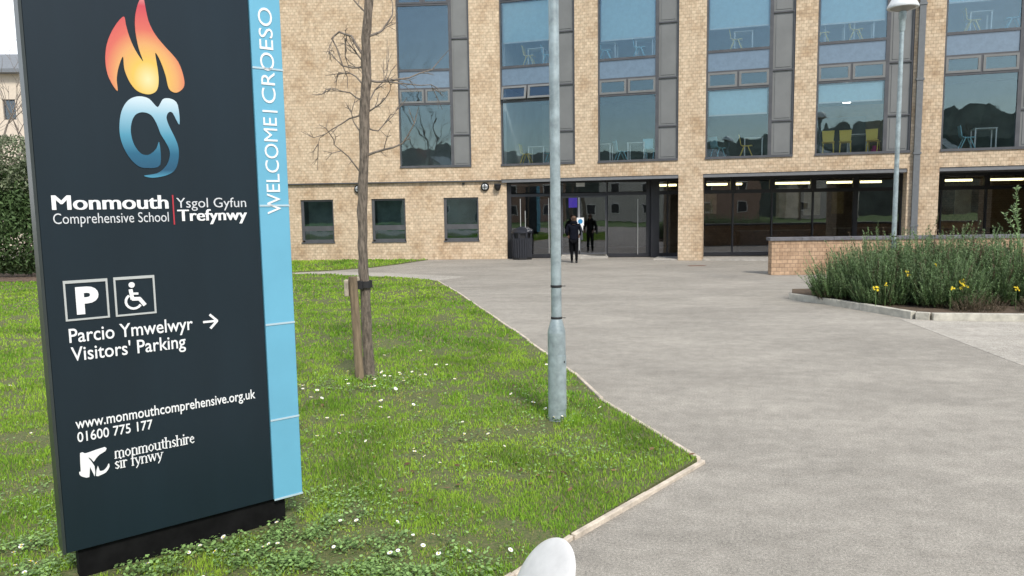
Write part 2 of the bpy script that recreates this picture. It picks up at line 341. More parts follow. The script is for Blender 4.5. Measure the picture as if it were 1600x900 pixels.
grass('verge_grass', STRIP, [(-15, -3.3, 24.6, 31, 240, .05, .035)], 'narrow green grass verge along the brick wall foot')

# broad small leaves among the grass
def leafpatch(name, spots, n_each, label, col, size=(.012, .026), h=(.02, .08)):
    V = []; T = []; C = []; off = 0
    for (cx, cy, sx, sy, n) in spots:
        n = int(n * n_each); x = rng.normal(cx, sx, n); y = rng.normal(cy, sy, n); k = inside(LAWN, x, y) & off_plinth(x, y, .02); x = x[k]; y = y[k]
        q = fnoise(x, y, 5., 2.2); k = rng.random(len(x)) < np.clip(.6 + q * 1.6, 0, 1); x = x[k]; y = y[k]; n = len(x)
        if n == 0: continue
        z = .028 + rng.uniform(*h, n); L_ = rng.uniform(*size, n); a = rng.uniform(0, 6.283, n); ti = rng.uniform(-.5, .5, n); wv = L_ * rng.uniform(.45, .8, n)
        d = np.stack([np.cos(a), np.sin(a), ti], 1); p = np.stack([-np.sin(a), np.cos(a), rng.uniform(-.5, .5, n)], 1)
        c0 = np.stack([x, y, z], 1); L_ = L_[:, None]; wv = wv[:, None]
        v = np.stack([c0 - d * L_, c0 - d * L_ * .2 + p * wv, c0 + d * L_ * .6 + p * wv * .8, c0 + d * L_, c0 + d * L_ * .6 - p * wv * .8, c0 - d * L_ * .2 - p * wv], 1)
        cc = np.array(col) * rng.uniform(.35, 1.45, n)[:, None] * np.array([1, 1, 1]) ; i = np.arange(n)[:, None] * 6 + off
        T.append(np.concatenate([i + [0, 1, 5], i + [1, 4, 5], i + [1, 2, 4], i + [2, 3, 4]])); V.append(v.reshape(-1, 3)); C.append(np.repeat(cc, 6, 0)); off += 6 * n
    return tag(np_obj(name, np.concatenate(V), np.concatenate(T), LEAFM, np.concatenate(C)), label, 'ground cover', kind='stuff')
leafpatch('leafy_weeds', [(-1.65, 4.15, .42, .2, 2400), (-2.25, 3.6, .4, .18, 2000), (-2.85, 4.2, .25, .25, 1500), (-1.35, 4.75, .25, .25, 1300), (-.9, 4.35, .35, .25, 900), (-.5, 3.95, .25, .15, 900), (-1.2, 4.0, .35, .2, 1200), (-1.7, 8.6, .4, .3, 1300), (.45, 6.95, .16, .14, 200),
    (.6, 5.9, .4, .25, 420), (-.3, 6.1, .6, .5, 500), (-3.3, 5.0, .5, .5, 700), (-1.3, 6.6, .7, .6, 500), (.2, 7.6, .35, .5, 300), (-1.2, 10.5, .9, .8, 300), (-3.9, 7., .8, .8, 500)], 2.1, 'pale leafy weeds growing at the sign foot and in the lawn', (.23, .37, .115), (.006, .0145), (.008, .06))

leafpatch('fallen_leaves', [(-1.2, 5.2, 1.4, .9, 60), (-2.6, 7.5, 1.5, 1.5, 70), (.2, 5.6, .5, .4, 40), (-1.6, 8.6, .6, .4, 30)], 1., 'scattered brown dead leaves lying in the lawn grass', (.20, .11, .06), (.014, .03), (.01, .03))

# edging strip along the lawn, made of 0.9 m stones
def edging(name, pts, wd, z0, z1, m, gap=.006, ln=.9, wob=.006):
    b = MB(); rr = random.Random(4)
    for (x0, y0), (x1, y1) in zip(pts, pts[1:]):
        d = Vector((x1 - x0, y1 - y0)); n = max(1, round(d.length / ln)); u = d.normalized(); p = Vector((u.y, -u.x))
        for i in range(n):
            a = Vector((x0, y0)) + d * (i / n) + u * gap / 2; c = Vector((x0, y0)) + d * ((i + 1) / n) - u * gap / 2
            j = rr.uniform(-wob, wob); h = z1 + rr.uniform(-wob, wob)
            a += p * j; c += p * (j + rr.uniform(-wob, wob))
            b.prism([tuple(a), tuple(a + p * wd), tuple(c + p * wd), tuple(c)], z0, h)
    return b.build(name, m, bevel=.006)
e1 = edging('lawn_edging', [(1.46, 5.81), (.90, 7.72), (.72, 8.93), (.45, 10.2), (-.02, 12.3), (-.52, 14.45), (-1.25, 17.6), (-2.12, 21.0)], .04, -.2, .045, EDGING); tag(e1, 'pale concrete edging between lawn and forecourt, beyond the corner', 'edging')
e2 = edging('lawn_edging', [(-2.2, 1.2), (-.9, 2.85), (-.03, 3.98), (.335, 4.46), (1.49, 5.80)], .038, -.2, .032, EDGING); tag(e2, 'pale concrete edging running from the lawn corner towards the white disc', 'edging')

# ------------------------------------------------------------------ school building
PB = (-.366, 29.81, 0); RA, RB = -R(4), -R(18)
bld = empty('school_building', PB, 0, label='three storey buff brick school building with tall grey framed windows', cat='building')
def wpos(r, u, y, z): return (u * math.cos(r) - y * math.sin(r), u * math.sin(r) + y * math.cos(r), z)
WB = [0.02, 3.87, 7.80, 11.48, 15.34, 19.15]           # window bays of the angled wing
HW = (3.66, 10.52)
holesB = [(u, u + 2.97, *HW) for u in WB] + [(-.02, 6.86, -1, 3.15), (7.73, 14.39, -1, 3.15), (15.34, 22.0, -1, 3.15)]
weld(wall_mesh(0, 24, -.3, 11.5, 0, .3, holesB).build('brick_wall', BRICK, bld, rz=RB))
weld(wall_mesh(-14, -.002, 3.13, 11.5, 0, .3, [(-4.01, -1.16, *HW)]).build('brick_wall', BRICK, bld, rz=RA))
GW = [(-8.17, -6.82), (-5.26, -3.88), (-2.33, -.93)]
weld(wall_mesh(-14, .2, -.3, 3.128, .12, .42, [(a, b, .73, 2.47) for a, b in GW]).build('brick_wall', BRICK, bld, rz=RA))
for u0, u1 in ((6.86, 7.73), (14.39, 15.34), (22, 24)):
    MB().box(u0 + .003, u1 - .003, .298, .75, -.3, 3.13).build('pier', BRICK, bld, rz=RB)
MB().box(-14, .003, -.006, .118, 3.085, 3.128).build('ledge_strip', FRAME, bld, rz=RA)  # dark strip along the underside of the overhang
for u0, u1 in ((0, 6.86), (7.73, 14.39), (15.34, 22)):
    MB().box(u0 + .01, u1 - .005, .03, .1, 3.02, 3.149).build('fascia', SOFFIT, bld, rz=RB)
    MB().box(u0 + .01, u1 - .005, .101, .29, 3.06, 3.147).build('fascia', SOFFIT, bld, rz=RB)
# slabs, roof, inner walls
MB().box(.3, 23.7, .302, 10, 3.10, 3.70).build('floor_slab', SOFFIT, bld, rz=RB)
MB().box(-13.7, 2.8, .43, 10, 3.13, 3.697).build('floor_slab', SOFFIT, bld, rz=RA)
MB().box(.3, 23.7, .302, 10, 6.78, 7.44).build('floor_slab', SOFFIT, bld, rz=RB)
MB().box(-13.7, 2.8, .303, 10, 6.79, 7.437).build('floor_slab', SOFFIT, bld, rz=RA)
MB().box(0, 24, .301, 12, 11.2, 11.5).build('roof', ROOFG, bld, rz=RB)
MB().box(-14, 2.6, .302, 12, 11.203, 11.497).build('roof', ROOFG, bld, rz=RA)
MB().box(-.03, 24.05, -.05, .36, 11.502, 11.6).build('roof_coping', FRAME, bld, rz=RB)
MB().box(-14.05, -.04, -.05, .36, 11.505, 11.603).build('roof_coping', FRAME, bld, rz=RA)
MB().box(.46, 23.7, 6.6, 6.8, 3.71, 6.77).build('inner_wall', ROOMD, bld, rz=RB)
MB().box(-13.7, 2.2, 5.6, 5.8, 3.71, 6.77).build('inner_wall', ROOMW, bld, rz=RA)
MB().box(.46, 23.7, 6.6, 6.8, 7.45, 11.19).build('inner_wall', ROOMW, bld, rz=RB)
MB().box(-13.7, 2.2, 5.6, 5.8, 7.45, 11.19).build('inner_wall', ROOMW, bld, rz=RA)
for z0, z1 in ((3.72, 6.76), (7.46, 11.18)):
    MB().box(-.3, -.12, .43, 5.59, z0, z1).build('partition', ROOMW, bld, rz=RA); MB().box(-.05, .10, .45, 7.2, z0, z1).build('partition', ROOMW, bld, rz=RB)
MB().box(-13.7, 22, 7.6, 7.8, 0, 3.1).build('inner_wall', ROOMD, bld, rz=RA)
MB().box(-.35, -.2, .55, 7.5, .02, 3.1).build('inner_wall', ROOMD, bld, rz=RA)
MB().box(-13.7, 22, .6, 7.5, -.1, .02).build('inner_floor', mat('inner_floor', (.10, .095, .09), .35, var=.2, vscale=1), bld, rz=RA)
MB().box(-14, 0, 12, 12.3, -.3, 11.5).build('rear_wall', BRICK, bld, rz=RA)
MB().box(3, 24, 12, 12.3, -.3, 11.5).build('rear_wall', BRICK, bld, rz=RB)
MB().box(-14, -13.7, .43, 12, -.3, 11.19).build('end_wall', BRICK, bld, rz=RA)
MB().box(23.7, 24, .76, 12, -.3, 11.19).build('end_wall', BRICK, bld, rz=RB)

def make_window(vent_open):
    """local: x 0..2.97 along the wall, y into the wall, z from the sill"""
    f = MB(); H = HW[1] - HW[0]; a, b = .045, .15
    f.box(-.0, .06, a, b, .09, H); f.box(2.91, 2.97, a, b, .09, H); f.box(.06, 2.91, a, b, H - .07, H)
    f.box(2.13, 2.25, a, b, .09, H - .07)
    for z0, z1 in ((2.44, 2.52), (3.04, 3.10), (3.74, 3.83), (6.22, 6.29)): f.box(.06, 2.13, a + .004, b - .004, z0, z1)
    for z0, z1 in ((2.52, 3.04), (6.29, H - .07)): f.box(1.06, 1.13, a + .004, b - .004, z0, z1)
    for z0 in (1.24, 2.98, 4.93): f.box(2.25, 2.91, a + .006, b - .006, z0, z0 + .05)
    fr = f.build('window', FRAME, bld)
    MB().box(.0, 2.97, -.04, .044, .0, .085).build('sill', FRAME, fr)
    MB().box(.06, 2.13, .09, .10, .09, 2.44).build('pane', GLASS, fr); MB().box(.06, 2.13, .09, .10, 3.83, 6.22).build('pane', GLASS, fr)
    MB().box(.06, 2.13, .085, .12, 3.10, 3.74).build('spandrel_panel', SPANDREL, fr)
    for z0, z1 in ((.09, 1.24), (1.29, 2.98), (3.03, 4.93), (4.98, H - .07)):
        p = MB().box(2.25, 2.91, .10, .13, z0, z1); p.box(2.33, 2.83, .085, .099, z0 + .07, z1 - .07); p.build('side_panel', PANEL, fr)
    for z0, z1 in ((2.52, 3.04), (6.29, H - .07)):
        for x0, x1 in ((.06, 1.06), (1.13, 2.13)):
            h = z1 - z0; v = MB(); t = .075
            v.box(x0, x0 + t, -.06, 0, -h, 0); v.box(x1 - t, x1, -.06, 0, -h, 0); v.box(x0 + t, x1 - t, -.06, 0, -h, -h + t); v.box(x0 + t, x1 - t, -.06, 0, -t, 0)
            vo = v.build('vent', PANEL if z0 < 4 else FRAME, fr, loc=(0, .09, z1)); MB().box(x0 + t, x1 - t, -.035, -.025, -h + t, -t).build('vent_pane', GLASS, fr, loc=(0, .09, z1))
    return fr
win0 = make_window(False)
WOBJ = []
for i, u in enumerate(WB):
    o = win0 if i == 0 else copy_tree(win0)
    o.parent = bld; o.location = wpos(RB, u, 0, HW[0]); o.rotation_euler = (0, 0, RB); WOBJ.append(o)
o = copy_tree(win0); o.location = wpos(RA, -4.01, 0, HW[0]); o.rotation_euler = (0, 0, RA); o.scale = (2.85 / 2.97, 1, 1); WA = o
for o in WOBJ[:1]:                                       # the vents of this bay stand ajar
    for ch in o.children:
        if ch.name.startswith('vent') and ch.location.z < 4: ch.rotation_euler.x = R(-15); ch['label'] = 'vent standing ajar'
for i, zb in ((0, 8.36), (1, 8.14), (2, 8.22), (3, 8.07), (4, 8.42)):   # roller blinds drawn part way
    b = MB(); b.box(.1, 2.09, .2, .215, zb + .05 - HW[0], 6.2); bl = b.build('blind', BLIND, WOBJ[i]); MB().box(.1, 2.09, .19, .225, zb - HW[0], zb + .05 - HW[0]).build('blind_rail', WPLAST, WOBJ[i])
for i, zb in ((2, 5.2), (3, 5.45)):  # first-floor blind sheets; the first stands in for a house's reflection
    b = MB(); b.box(.1, 2.09, .2, .215, zb + .05 - HW[0], 2.4); b.build('blind', BLIND, WOBJ[i]); MB().box(.1, 2.09, .19, .225, zb - HW[0], zb + .05 - HW[0]).build('blind_rail', WPLAST, WOBJ[i])
# small ground floor windows
for k, (a, b) in enumerate(GW):
    W = b - a; f = MB()
    f.box(0, .11, .06, .16, .09, 1.74); f.box(W - .06, W, .06, .16, .09, 1.74); f.box(.11, W - .06, .06, .16, 1.67, 1.74); f.box(.11, W - .06, .06, .16, .0, .13)
    f.box(.11, W - .06, .064, .156, .48, .68)
    o = f.build('window', FRAME, bld, loc=wpos(RA, a, .12, .73), rz=RA)
    MB().box(-.02, W + .02, -.03, .058, -.02, .03).build('sill', FRAME, o)
    MB().box(.11, W - .06, .10, .11, .68, 1.67).build('pane', GLASS, o); MB().box(.11, W - .06, .10, .11, .13, .48).build('pane', GLASS, o)
    MB().box(.02, W - .02, .9, .95, .0, 1.72).build('room_screen', mat('room_screen', [(.10, .15, .14), (.07, .12, .11), (.06, .08, .09)][k], .9, var=.3, vscale=2), o)
# downpipe
b = MB(); b.box(14.545, 14.735, -.13, -.002, 0, 11.4)
for z in (1.2, 3.6, 6.0, 8.4): b.box(14.52, 14.76, -.15, -.003, z, z + .07)
b.build('downpipe', mat('downpipe_grey', (.135, .145, .15), .5, var=.1), bld, rz=RB)
# ground floor glazing along one straight line behind the piers
GL = (.266, .34)
def gpos(u, y, z): x, yy, zz = wpos(RA, u, y, z); return (x + GL[0], yy + GL[1], zz)
MUL = [.04, 2.09, 3.94, 5.55, 6.3, 7.70, 8.83, 10.33, 11.89, 13.49, 15.2, 16.69, 18.36, 20.1, 21.8]
f = MB(); f.box(-.07, .12, -.06, .1, 0, 3.12)
for u in MUL[1:]:
    wd = .05 if u not in (5.55, 13.49) else .16
    f.box(u - wd / 2, u + wd / 2, -.05, .09, .02, 3.12)
f.box(5.63, 5.95, -.25, .085, .0, 3.115)
for a_, b_ in zip(MUL, MUL[1:]):
    f.box(a_ + .03, b_ - .03, -.04, .08, 2.46, 2.57 if a_ < 5 else 2.60); f.box(a_ + .03, b_ - .03, -.04, .08, 2.98, 3.118)
    if a_ != 2.09: f.box(a_ + .03, b_ - .03, -.04, .08, .02, .16)
for u in MUL[5:-1]: f.box(u - .1, u + .1, -.046, .086, 2.58, 2.99)
shop = f.build('shopfront', DARK, bld, loc=gpos(0, 0, 0), rz=RA)
for a_, b_ in zip(MUL, MUL[1:]):
    if a_ != 2.09: MB().box(a_ + .03, b_ - .03, .01, .02, .16, 2.46).build('pane', GLASSG, shop)
    MB().box(a_ + .03, b_ - .03, .01, .02, 2.6, 2.98).build('pane', GLASSG, shop)
for u, z0, z1 in ((.49, 1.2, 2.38), (.68, .3, 1.9), (5.13, .12, 2.3), (1.62, .2, 2.4)): MB().tube([(u, -.09, z0), (u, -.09, z1)], .016).box(u - .01, u + .01, -.08, 0, z0 + .1, z0 + .12).box(u - .01, u + .01, -.08, 0, z1 - .12, z1 - .1).build('pull_bar', STEEL, shop)
for a_, b_, ajar in ((2.12, 2.80, 0), (2.84, 3.91, -R(8))):       # right leaf's angle is made up to place the person's reflection
    wd = b_ - a_; f = MB(); f.box(0, .05, -.03, .03, .14, 2.45); f.box(wd - .05, wd, -.03, .03, .14, 2.45); f.box(.05, wd - .05, -.03, .03, .14, .21); f.box(.05, wd - .05, -.03, .03, 2.39, 2.45)
    d = f.build('door_leaf', FRAME, shop, loc=(a_, 0, 0), rz=ajar); MB().box(.05, wd - .05, -.005, .005, .21, 2.39).build('pane', GLASSG, d)
MB().box(2.80, 2.84, -.045, -.031, .3, 2.4).build('meeting_stile', STEEL, shop)
MB().box(2.09, 3.94, -.5, .12, 0, .075).box(2.1, 3.93, -.045, .035, .075, .135).build('door_threshold', CONC, shop)
for u0, u1 in ((5.95, 6.855), (7.735, 10.9)): MB().box(u0, u1, .05, 1.6, -.2, .045).build('paving_step', CONC, bld, rz=RB)
tag(MB().box(2.71, 3.05, -.09, -.051, 2.82, 2.97).build('door_sensor', PALEG, shop), 'pale sensor box over the doors')
# notice on the door
n_ = empty('door_notice', tuple(Vector(gpos(2.86, -.062, 1.18)) + Vector(PB)), RA, label='white notice with a blue disc stuck on the glass entrance door', cat='notice')
MB().box(-.13, .15, 0, .006, .1, .42).add([(-.02, 0, .1), (.12, 0, .1), (.11, 0, -.12), (.02, .0, -.05), (-.02, .006, .1), (.12, .006, .1), (.11, .006, -.12), (.02, .006, -.05)], [(0, 3, 2, 1), (4, 5, 6, 7), (0, 1, 5, 4), (1, 2, 6, 5), (2, 3, 7, 6), (3, 0, 4, 7)]).build('sheet', WHITE, n_)
b = MB(); b.add([(.01 + .095 * math.cos(t * .5236), -.004, .27 + .095 * math.sin(t * .5236)) for t in range(12)] + [(.01 + .095 * math.cos(t * .5236), -.001, .27 + .095 * math.sin(t * .5236)) for t in range(12)], [tuple(range(12)), tuple(range(23, 11, -1))] + [(i, (i + 1) % 12, 12 + (i + 1) % 12, 12 + i) for i in range(12)])
b.build('blue_disc', mat('notice_blue', (.02, .22, .45), .6), n_)
s_ = MB().box(-.18, .18, 0, .03, -.2, .2).build('screen', PURPLE, None, loc=tuple(Vector(gpos(2.6, 1.2, 2.2)) + Vector(PB)), rz=RA)
tag(s_, 'small glowing purple screen inside the entrance doors', 'screen')

# ceiling strip lights seen through the glazing
def strip(u0, u1, label, y=2.15, z=2.86):
    o = empty('strip_light', tuple(Vector(gpos(u0, y, z)) + Vector(PB)), RA, label=label, cat='ceiling light', group='lit strip lights inside the ground floor')
    W = u1 - u0
    MB().box(-.03, W + .03, -.12, .12, .06, .10).box(W * .2, W * .2 + .03, -.02, .02, .10, .22).box(W * .8, W * .8 + .03, -.02, .02, .10, .22).build('housing', SOFFIT, o); MB().box(0, W, -.09, .09, -.03, .058).build('tube', GLOW, o)
for k, (a_, b_) in enumerate(((5.75, 6.95), (7.5, 9.05), (9.25, 9.65), (10.95, 12.45), (13.15, 14.35), (14.5, 15.3), (16.1, 16.5), (17.5, 18.9), (19.5, 20.9))):
    strip(a_, b_, ['yellow lit strip light just left of the brick pillar', 'long yellow lit strip light just right of the brick pillar', 'very short yellow lit strip light second from the brick pillar', 'long yellow lit strip light above the end of the low wall', 'yellow lit strip light fourth right of the brick pillar',
        'yellow lit strip light just left of the far lamp post', 'short yellow strip light at the edge of the right pillar', 'yellow lit strip light in the first pane right of the downpipe', 'yellow lit strip light at the right edge of the photo'][k])
# things inside, seen dimly
def counter(u, y, wd, dp, h, label):
    o = empty('counter', tuple(Vector(gpos(u, y, .02)) + Vector(PB)), RA, label=label, cat='counter')
    MB().box(0, wd, .03, dp, 0, h - .04).build('body', mat('counter_body', (.03, .033, .035), .6, var=.3), o); MB().box(-.03, wd + .03, 0, dp + .03, h - .04, h).build('top', mat('counter_top', (.07, .08, .08), .4), o)
counter(9.5, 1.6, 3.0, .7, .92, 'dark counter behind the glass left of the low wall'); counter(13.7, 2.2, 2.4, .7, .95, 'dark counter behind the glass near the far lamp post'); counter(16.6, 1.9, 3.4, .7, .9, 'dark counter behind the glass right of the downpipe')
POSTERS = [(8.2, 2.0, .8, .75, (.30, .27, .25)), (11.6, 1.9, 1.0, 1.0, (.34, .33, .33)), (12.8, 1.95, .7, .9, (.30, .30, .31)), (14.0, 1.9, .5, .7, (.14, .12, .07)), (17.0, 1.9, 1.2, .9, (.26, .26, .26)), (19.2, 1.9, .7, .9, (.30, .29, .28)), (1.0, 1.7, .9, .8, (.14, .15, .2))]
for u, z, wd, h, c in POSTERS:
    MB().box(u, u + wd, 4.0, 4.06, z - h / 2, z + h / 2 + .3).build('wall_board', mat('board', c, .8, var=.25, vscale=3), shop)

# chairs and desks upstairs
def make_chair(m):
    o = empty('classroom_chair')
    s = MB(); N = 5
    def strip_(pts, w0, w1, th):
        vs = []; fs = []
        for i, (x, z) in enumerate(pts):
            hw = (w0 + (w1 - w0) * i / (len(pts) - 1)) / 2
            a, c = pts[max(i - 1, 0)], pts[min(i + 1, len(pts) - 1)]; dx, dz = c[0] - a[0], c[1] - a[1]; l = math.hypot(dx, dz); nx, nz = -dz / l * th, dx / l * th
            vs += [(x, -hw, z), (x, hw, z), (x + nx, hw, z + nz), (x + nx, -hw, z + nz)]
        for i in range(len(pts) - 1):
            for k in range(4): fs.append((4 * i + k, 4 * i + (k + 1) % 4, 4 * i + 4 + (k + 1) % 4, 4 * i + 4 + k))
        fs += [(3, 2, 1, 0), tuple(4 * (len(pts) - 1) + k for k in range(4))]
        return vs, fs
    s.add(*strip_([(.20, .42), (.18, .44), (.0, .43), (-.14, .44), (-.18, .46)], .38, .40, .022)); s.build('seat', m, o)
    s = MB(); s.add(*strip_([(-.185, .46), (-.20, .52), (-.215, .62), (-.235, .74), (-.26, .82)], .34, .40, .022)); s.build('backrest', m, o)
    for y in (-.16, .16):
        for xt, xb in ((.04, .22), (-.08, -.25)): MB().tube([(xt, y, .43), (xb, y * 1.12, 0)], [.021, .016], 6).build('leg', m, o)
    return o
def make_desk():
    o = empty('classroom_desk')
    MB().box(-.33, .33, -.3, .3, .68, .71).build('desk_top', DESKM, o, bevel=.004)
    for x in (-.3, .3):
        for y in (-.26, .26): MB().bar((x, y, 0), (x, y, .678), .035).build('leg', DESKL, o)
    return o
yc, bc, dk = make_chair(YCHAIR), make_chair(BCHAIR), make_desk(); used = set()
def putin(proto, r, u, y, z, rz, label, cat, group):
    o = proto if proto.name not in used else copy_tree(proto)
    used.add(proto.name); x, yy, zz = wpos(r, u, y - .28, z); o.location = (x + PB[0], yy + PB[1], zz); o.rotation_euler = (0, 0, r + rz)
    tag(o, label, cat, group)
F1, F2 = 3.70, 7.44; CG, DG = 'classroom chairs behind the upstairs windows', 'classroom desks behind the upstairs windows'
for u, f, y, rz, lab in ((1.12, F2, .7, 0, 'yellow chair in the top window behind the near lamp post'), (.95, F1, .7, 0, 'yellow chair in the lower window left of the near lamp post'), (8.82, F2, .75, 0, 'lone yellow chair in the upper window right of the brick pillar'),
    (9.22, F1, .75, 0, 'yellow chair by a desk in the first floor window right of the brick pillar'), (12.72, F2, .7, 0, 'yellow chair side on in the upper window left of the far lamp post'), (11.68, F2, .8, 0, 'yellow chair half hidden at the left edge, upper window before the far lamp'),
    (11.95, F1, .8, 1.45, 'leftmost of three yellow chairs with backs to the first floor glass'), (12.50, F1, .8, 1.45, 'middle of three yellow chairs with backs to the first floor glass'), (13.38, F1, .75, 1.2, 'rightmost of three yellow chairs, turned, behind first floor glass'), (16.2, F2, .7, 0, 'yellow chair in the upper window right of the downpipe')):
    putin(yc, RB, u, y, f, rz, lab, 'chair', CG)
for u, f, y, rz, lab in ((1.85, F2, .8, .0, 'pale blue chair touching the near lamp post in the top window'), (1.9, F1, .8, 3.1, 'pale blue chair behind the near lamp post on the first floor'), (4.1, F2, .8, 0, 'pale blue chair at the left edge of the upper window over the doors'), (5.38, F2, .75, 0, 'pale blue chair at the middle desk in the upper window over the doors'),
    (5.75, F1, .9, 1.4, 'pale blue chair at the right of the first floor window over the doors'), (4.6, F1, 1.2, .5, 'pale blue chair in shade in the first floor window over the doors'), (16.22, F1, .75, 0, 'pale blue chair left of a desk in the first floor window right of the downpipe'), (17.35, F2, .8, 3.1, 'pale blue chair at the right edge of the upper window right of the downpipe'), (8.2, F1, 1.3, .8, 'pale blue chair in the dark left part of the window right of the brick pillar')):
    putin(bc, RB, u, y, f, rz, lab, 'chair', CG)
for u, f, y, lab in ((1.38, F2, .9, 'desk beside the yellow chair in the top window behind the near lamp post'), (1.35, F1, .9, 'desk beside the yellow chair in the lower window left of the near lamp post'), (4.15, F2, 1.0, 'desk at the left edge of the upper window over the doors'), (5.55, F2, .9, 'desk with pale legs in the middle of the upper window over the doors'),
    (5.25, F1, .9, 'desk in the middle of the first floor window over the doors'), (3.95, F1, 1.0, 'desk at the left edge of the first floor window over the doors'), (9.05, F2, .95, 'desk beside the lone yellow chair in the upper window right of the brick pillar'), (9.45, F1, .95, 'desk beside the yellow chair in the first floor window right of the brick pillar'),
    (12.95, F2, .9, 'desk in the upper window left of the far lamp post'), (12.05, F2, 1.0, 'desk at the left of the upper window left of the far lamp'), (12.95, F1, 1.3, 'desk among the three yellow chairs behind the first floor glass'), (16.42, F2, .9, 'desk beside the yellow chair in the upper window right of the downpipe'), (16.72, F1, .9, 'desk beside the pale blue chair in the first floor window right of the downpipe')):
    putin(dk, RB, u, y, f, 0, lab, 'desk', DG)
o = empty('ceiling_spotlight', tuple(Vector(wpos(RB, 12.62, 1.6, 5.62)) + Vector(PB)), RB, label='small bright ceiling lamp behind the first floor window left of the far lamp post', cat='lamp')
MB().tube([(0, 0, .2), (0, 0, 1.15)], .012).build('stem', FRAME, o); MB().box(-.13, .13, -.1, .1, -.03, .2).build('lamp_head', GLOWW, o, bevel=.02)
o = MB().lathe([(.0, 0), (.1, .0), (.15, .04), (.13, .12), (.09, .2), (.1, .26), (0, .27)], 12).build('school_bag', mat('pink_bag', (.55, .05, .22), .6), None, loc=tuple(Vector(wpos(RB, 13.45, .5, F1)) + Vector(PB))); tag(o, 'bright pink bag on the floor under the turned yellow chair', 'bag')
MB().box(11.6, 13.5, 3.6, 3.7, 3.9, 5.3).build('room_cupboard', mat('dark_cupboard', (.03, .032, .04), .6), bld, rz=RB)
MB().box(11.5, 14.2, 3.75, 3.85, 3.71, 5.75).build('room_panelling', mat('room_panelling', (.20, .13, .07), .7, var=.2), bld, rz=RB)

# wall lamps and sensors on the ground floor wall
def onwall(u, z): return tuple(Vector(wpos(RA, u, .12, z)) + Vector(PB))
def wall_lamp(u, z, label):
    o = empty('wall_lamp', onwall(u, z), RA, label=label, cat='wall lamp', group='round wall lamps')
    def ring(r0, r1, y0, y1, n=24):
        b = MB(); vs = []; fs = []
        for r, y in ((r0, 0), (r0, y0), (r1, y1), (r1 * .98, y1 + .02)): vs += [(r * math.cos(2 * math.pi * k / n), y, r * math.sin(2 * math.pi * k / n)) for k in range(n)]
        for i in range(3):
            for k in range(n): fs.append((i * n + k, i * n + (k + 1) % n, (i + 1) * n + (k + 1) % n, (i + 1) * n + k))
        fs.append(tuple(range(3 * n, 4 * n))); fs.append(tuple(reversed(range(n)))); b.add(vs, fs); return b
    ring(.17, .15, -.07, -.10).build('rim', BLACK, o)
    b = ring(.115, .08, -.105, -.135); b.build('diffuser', SHADE, o)
    MB().box(-.125, .125, -.15, -.136, -.012, .012).box(-.012, .012, -.151, -.137, -.125, .125).build('guard', BLACK, o)
wall_lamp(-.65, 2.87, 'round black wall lamp beside the dome camera at the entrance'); wall_lamp(-5.75, 2.87, 'round wall lamp half hidden behind the tree trunk')
o = empty('security_camera', onwall(-.14, 2.9), RA, label='black dome camera on the brick wall left of the glass entrance', cat='camera')
MB().box(-.13, .13, -.16, 0, 0, .09).build('bracket', BLACK, o, bevel=.02); MB().lathe([(.005, -.2), (.05, -.19), (.09, -.15), (.125, -.08), (.13, -.002)], 18, c=(0, -.14, 0)).build('dome', BLACK, o)
o = MB().box(-.05, .05, -.08, 0, -.05, .03).build('wall_sensor', BLACK, None, loc=onwall(-1.51, 3.02), rz=RA, bevel=.015); tag(o, 'tiny black sensor under the ledge, left of the round wall lamp', 'sensor')

# litter bin
o = empty('litter_bin', (.42, 29.55, 0), .1, label='black slatted litter bin with domed lid beside the glass entrance', cat='litter bin')
b = MB(); b.lathe([(.36, .08), (.38, .84)], 8, smooth=False, start=.39)
for k in range(24):
    a_ = 2 * math.pi * k / 24; r_ = .365; b.bar((r_ * math.cos(a_), r_ * math.sin(a_), .09), (1.06 * r_ * math.cos(a_), 1.06 * r_ * math.sin(a_), .83), .065, .03)
b.build('body', BINM, o); MB().lathe([(.40, 0), (.40, .08)], 8, smooth=False, start=.39).build('base', BLACK, o)
MB().lathe([(.33, .84), (.33, 1.04)], 8, smooth=False, start=.39).build('opening_band', BLACK, o)
b = MB(); b.lathe([(.42, 1.04), (.42, 1.09), (.33, 1.17), (.16, 1.25), (.04, 1.28), (.0, 1.285)], 16); b.build('lid', BINM, o)
for k in range(8):
    a_ = 2 * math.pi * (k + .5) / 8 + .0; MB().bar((.37 * math.cos(a_), .37 * math.sin(a_), .84), (.38 * math.cos(a_), .38 * math.sin(a_), 1.04), .07, .04).build('lid_post', BINM, o)

# drain cover, low wall
tag(MB().box(5.95, 6.52, 24.98, 25.28, -.1, .006).build('drain_cover', mat('rusty_iron', (.16, .09, .06), .8, var=.4, vscale=20), bevel=.004), 'rusty drain cover in the asphalt before the brick pillar', 'drain cover')
lw = empty('low_brick_wall', (7.44, 21.39, 0), -R(3.4), label='low orange brick wall with dark coping behind the rosemary bed', cat='wall')
MB().box(0, 15, 0, .33, -.3, .98).build('brickwork', BRICK_LOW, lw)
b = MB()
for k in range(17): b.box(-.06 + k * .89, -.06 + k * .89 + .884, -.05, .38, .982, 1.075)
b.build('coping', COPING, lw, bevel=.008)

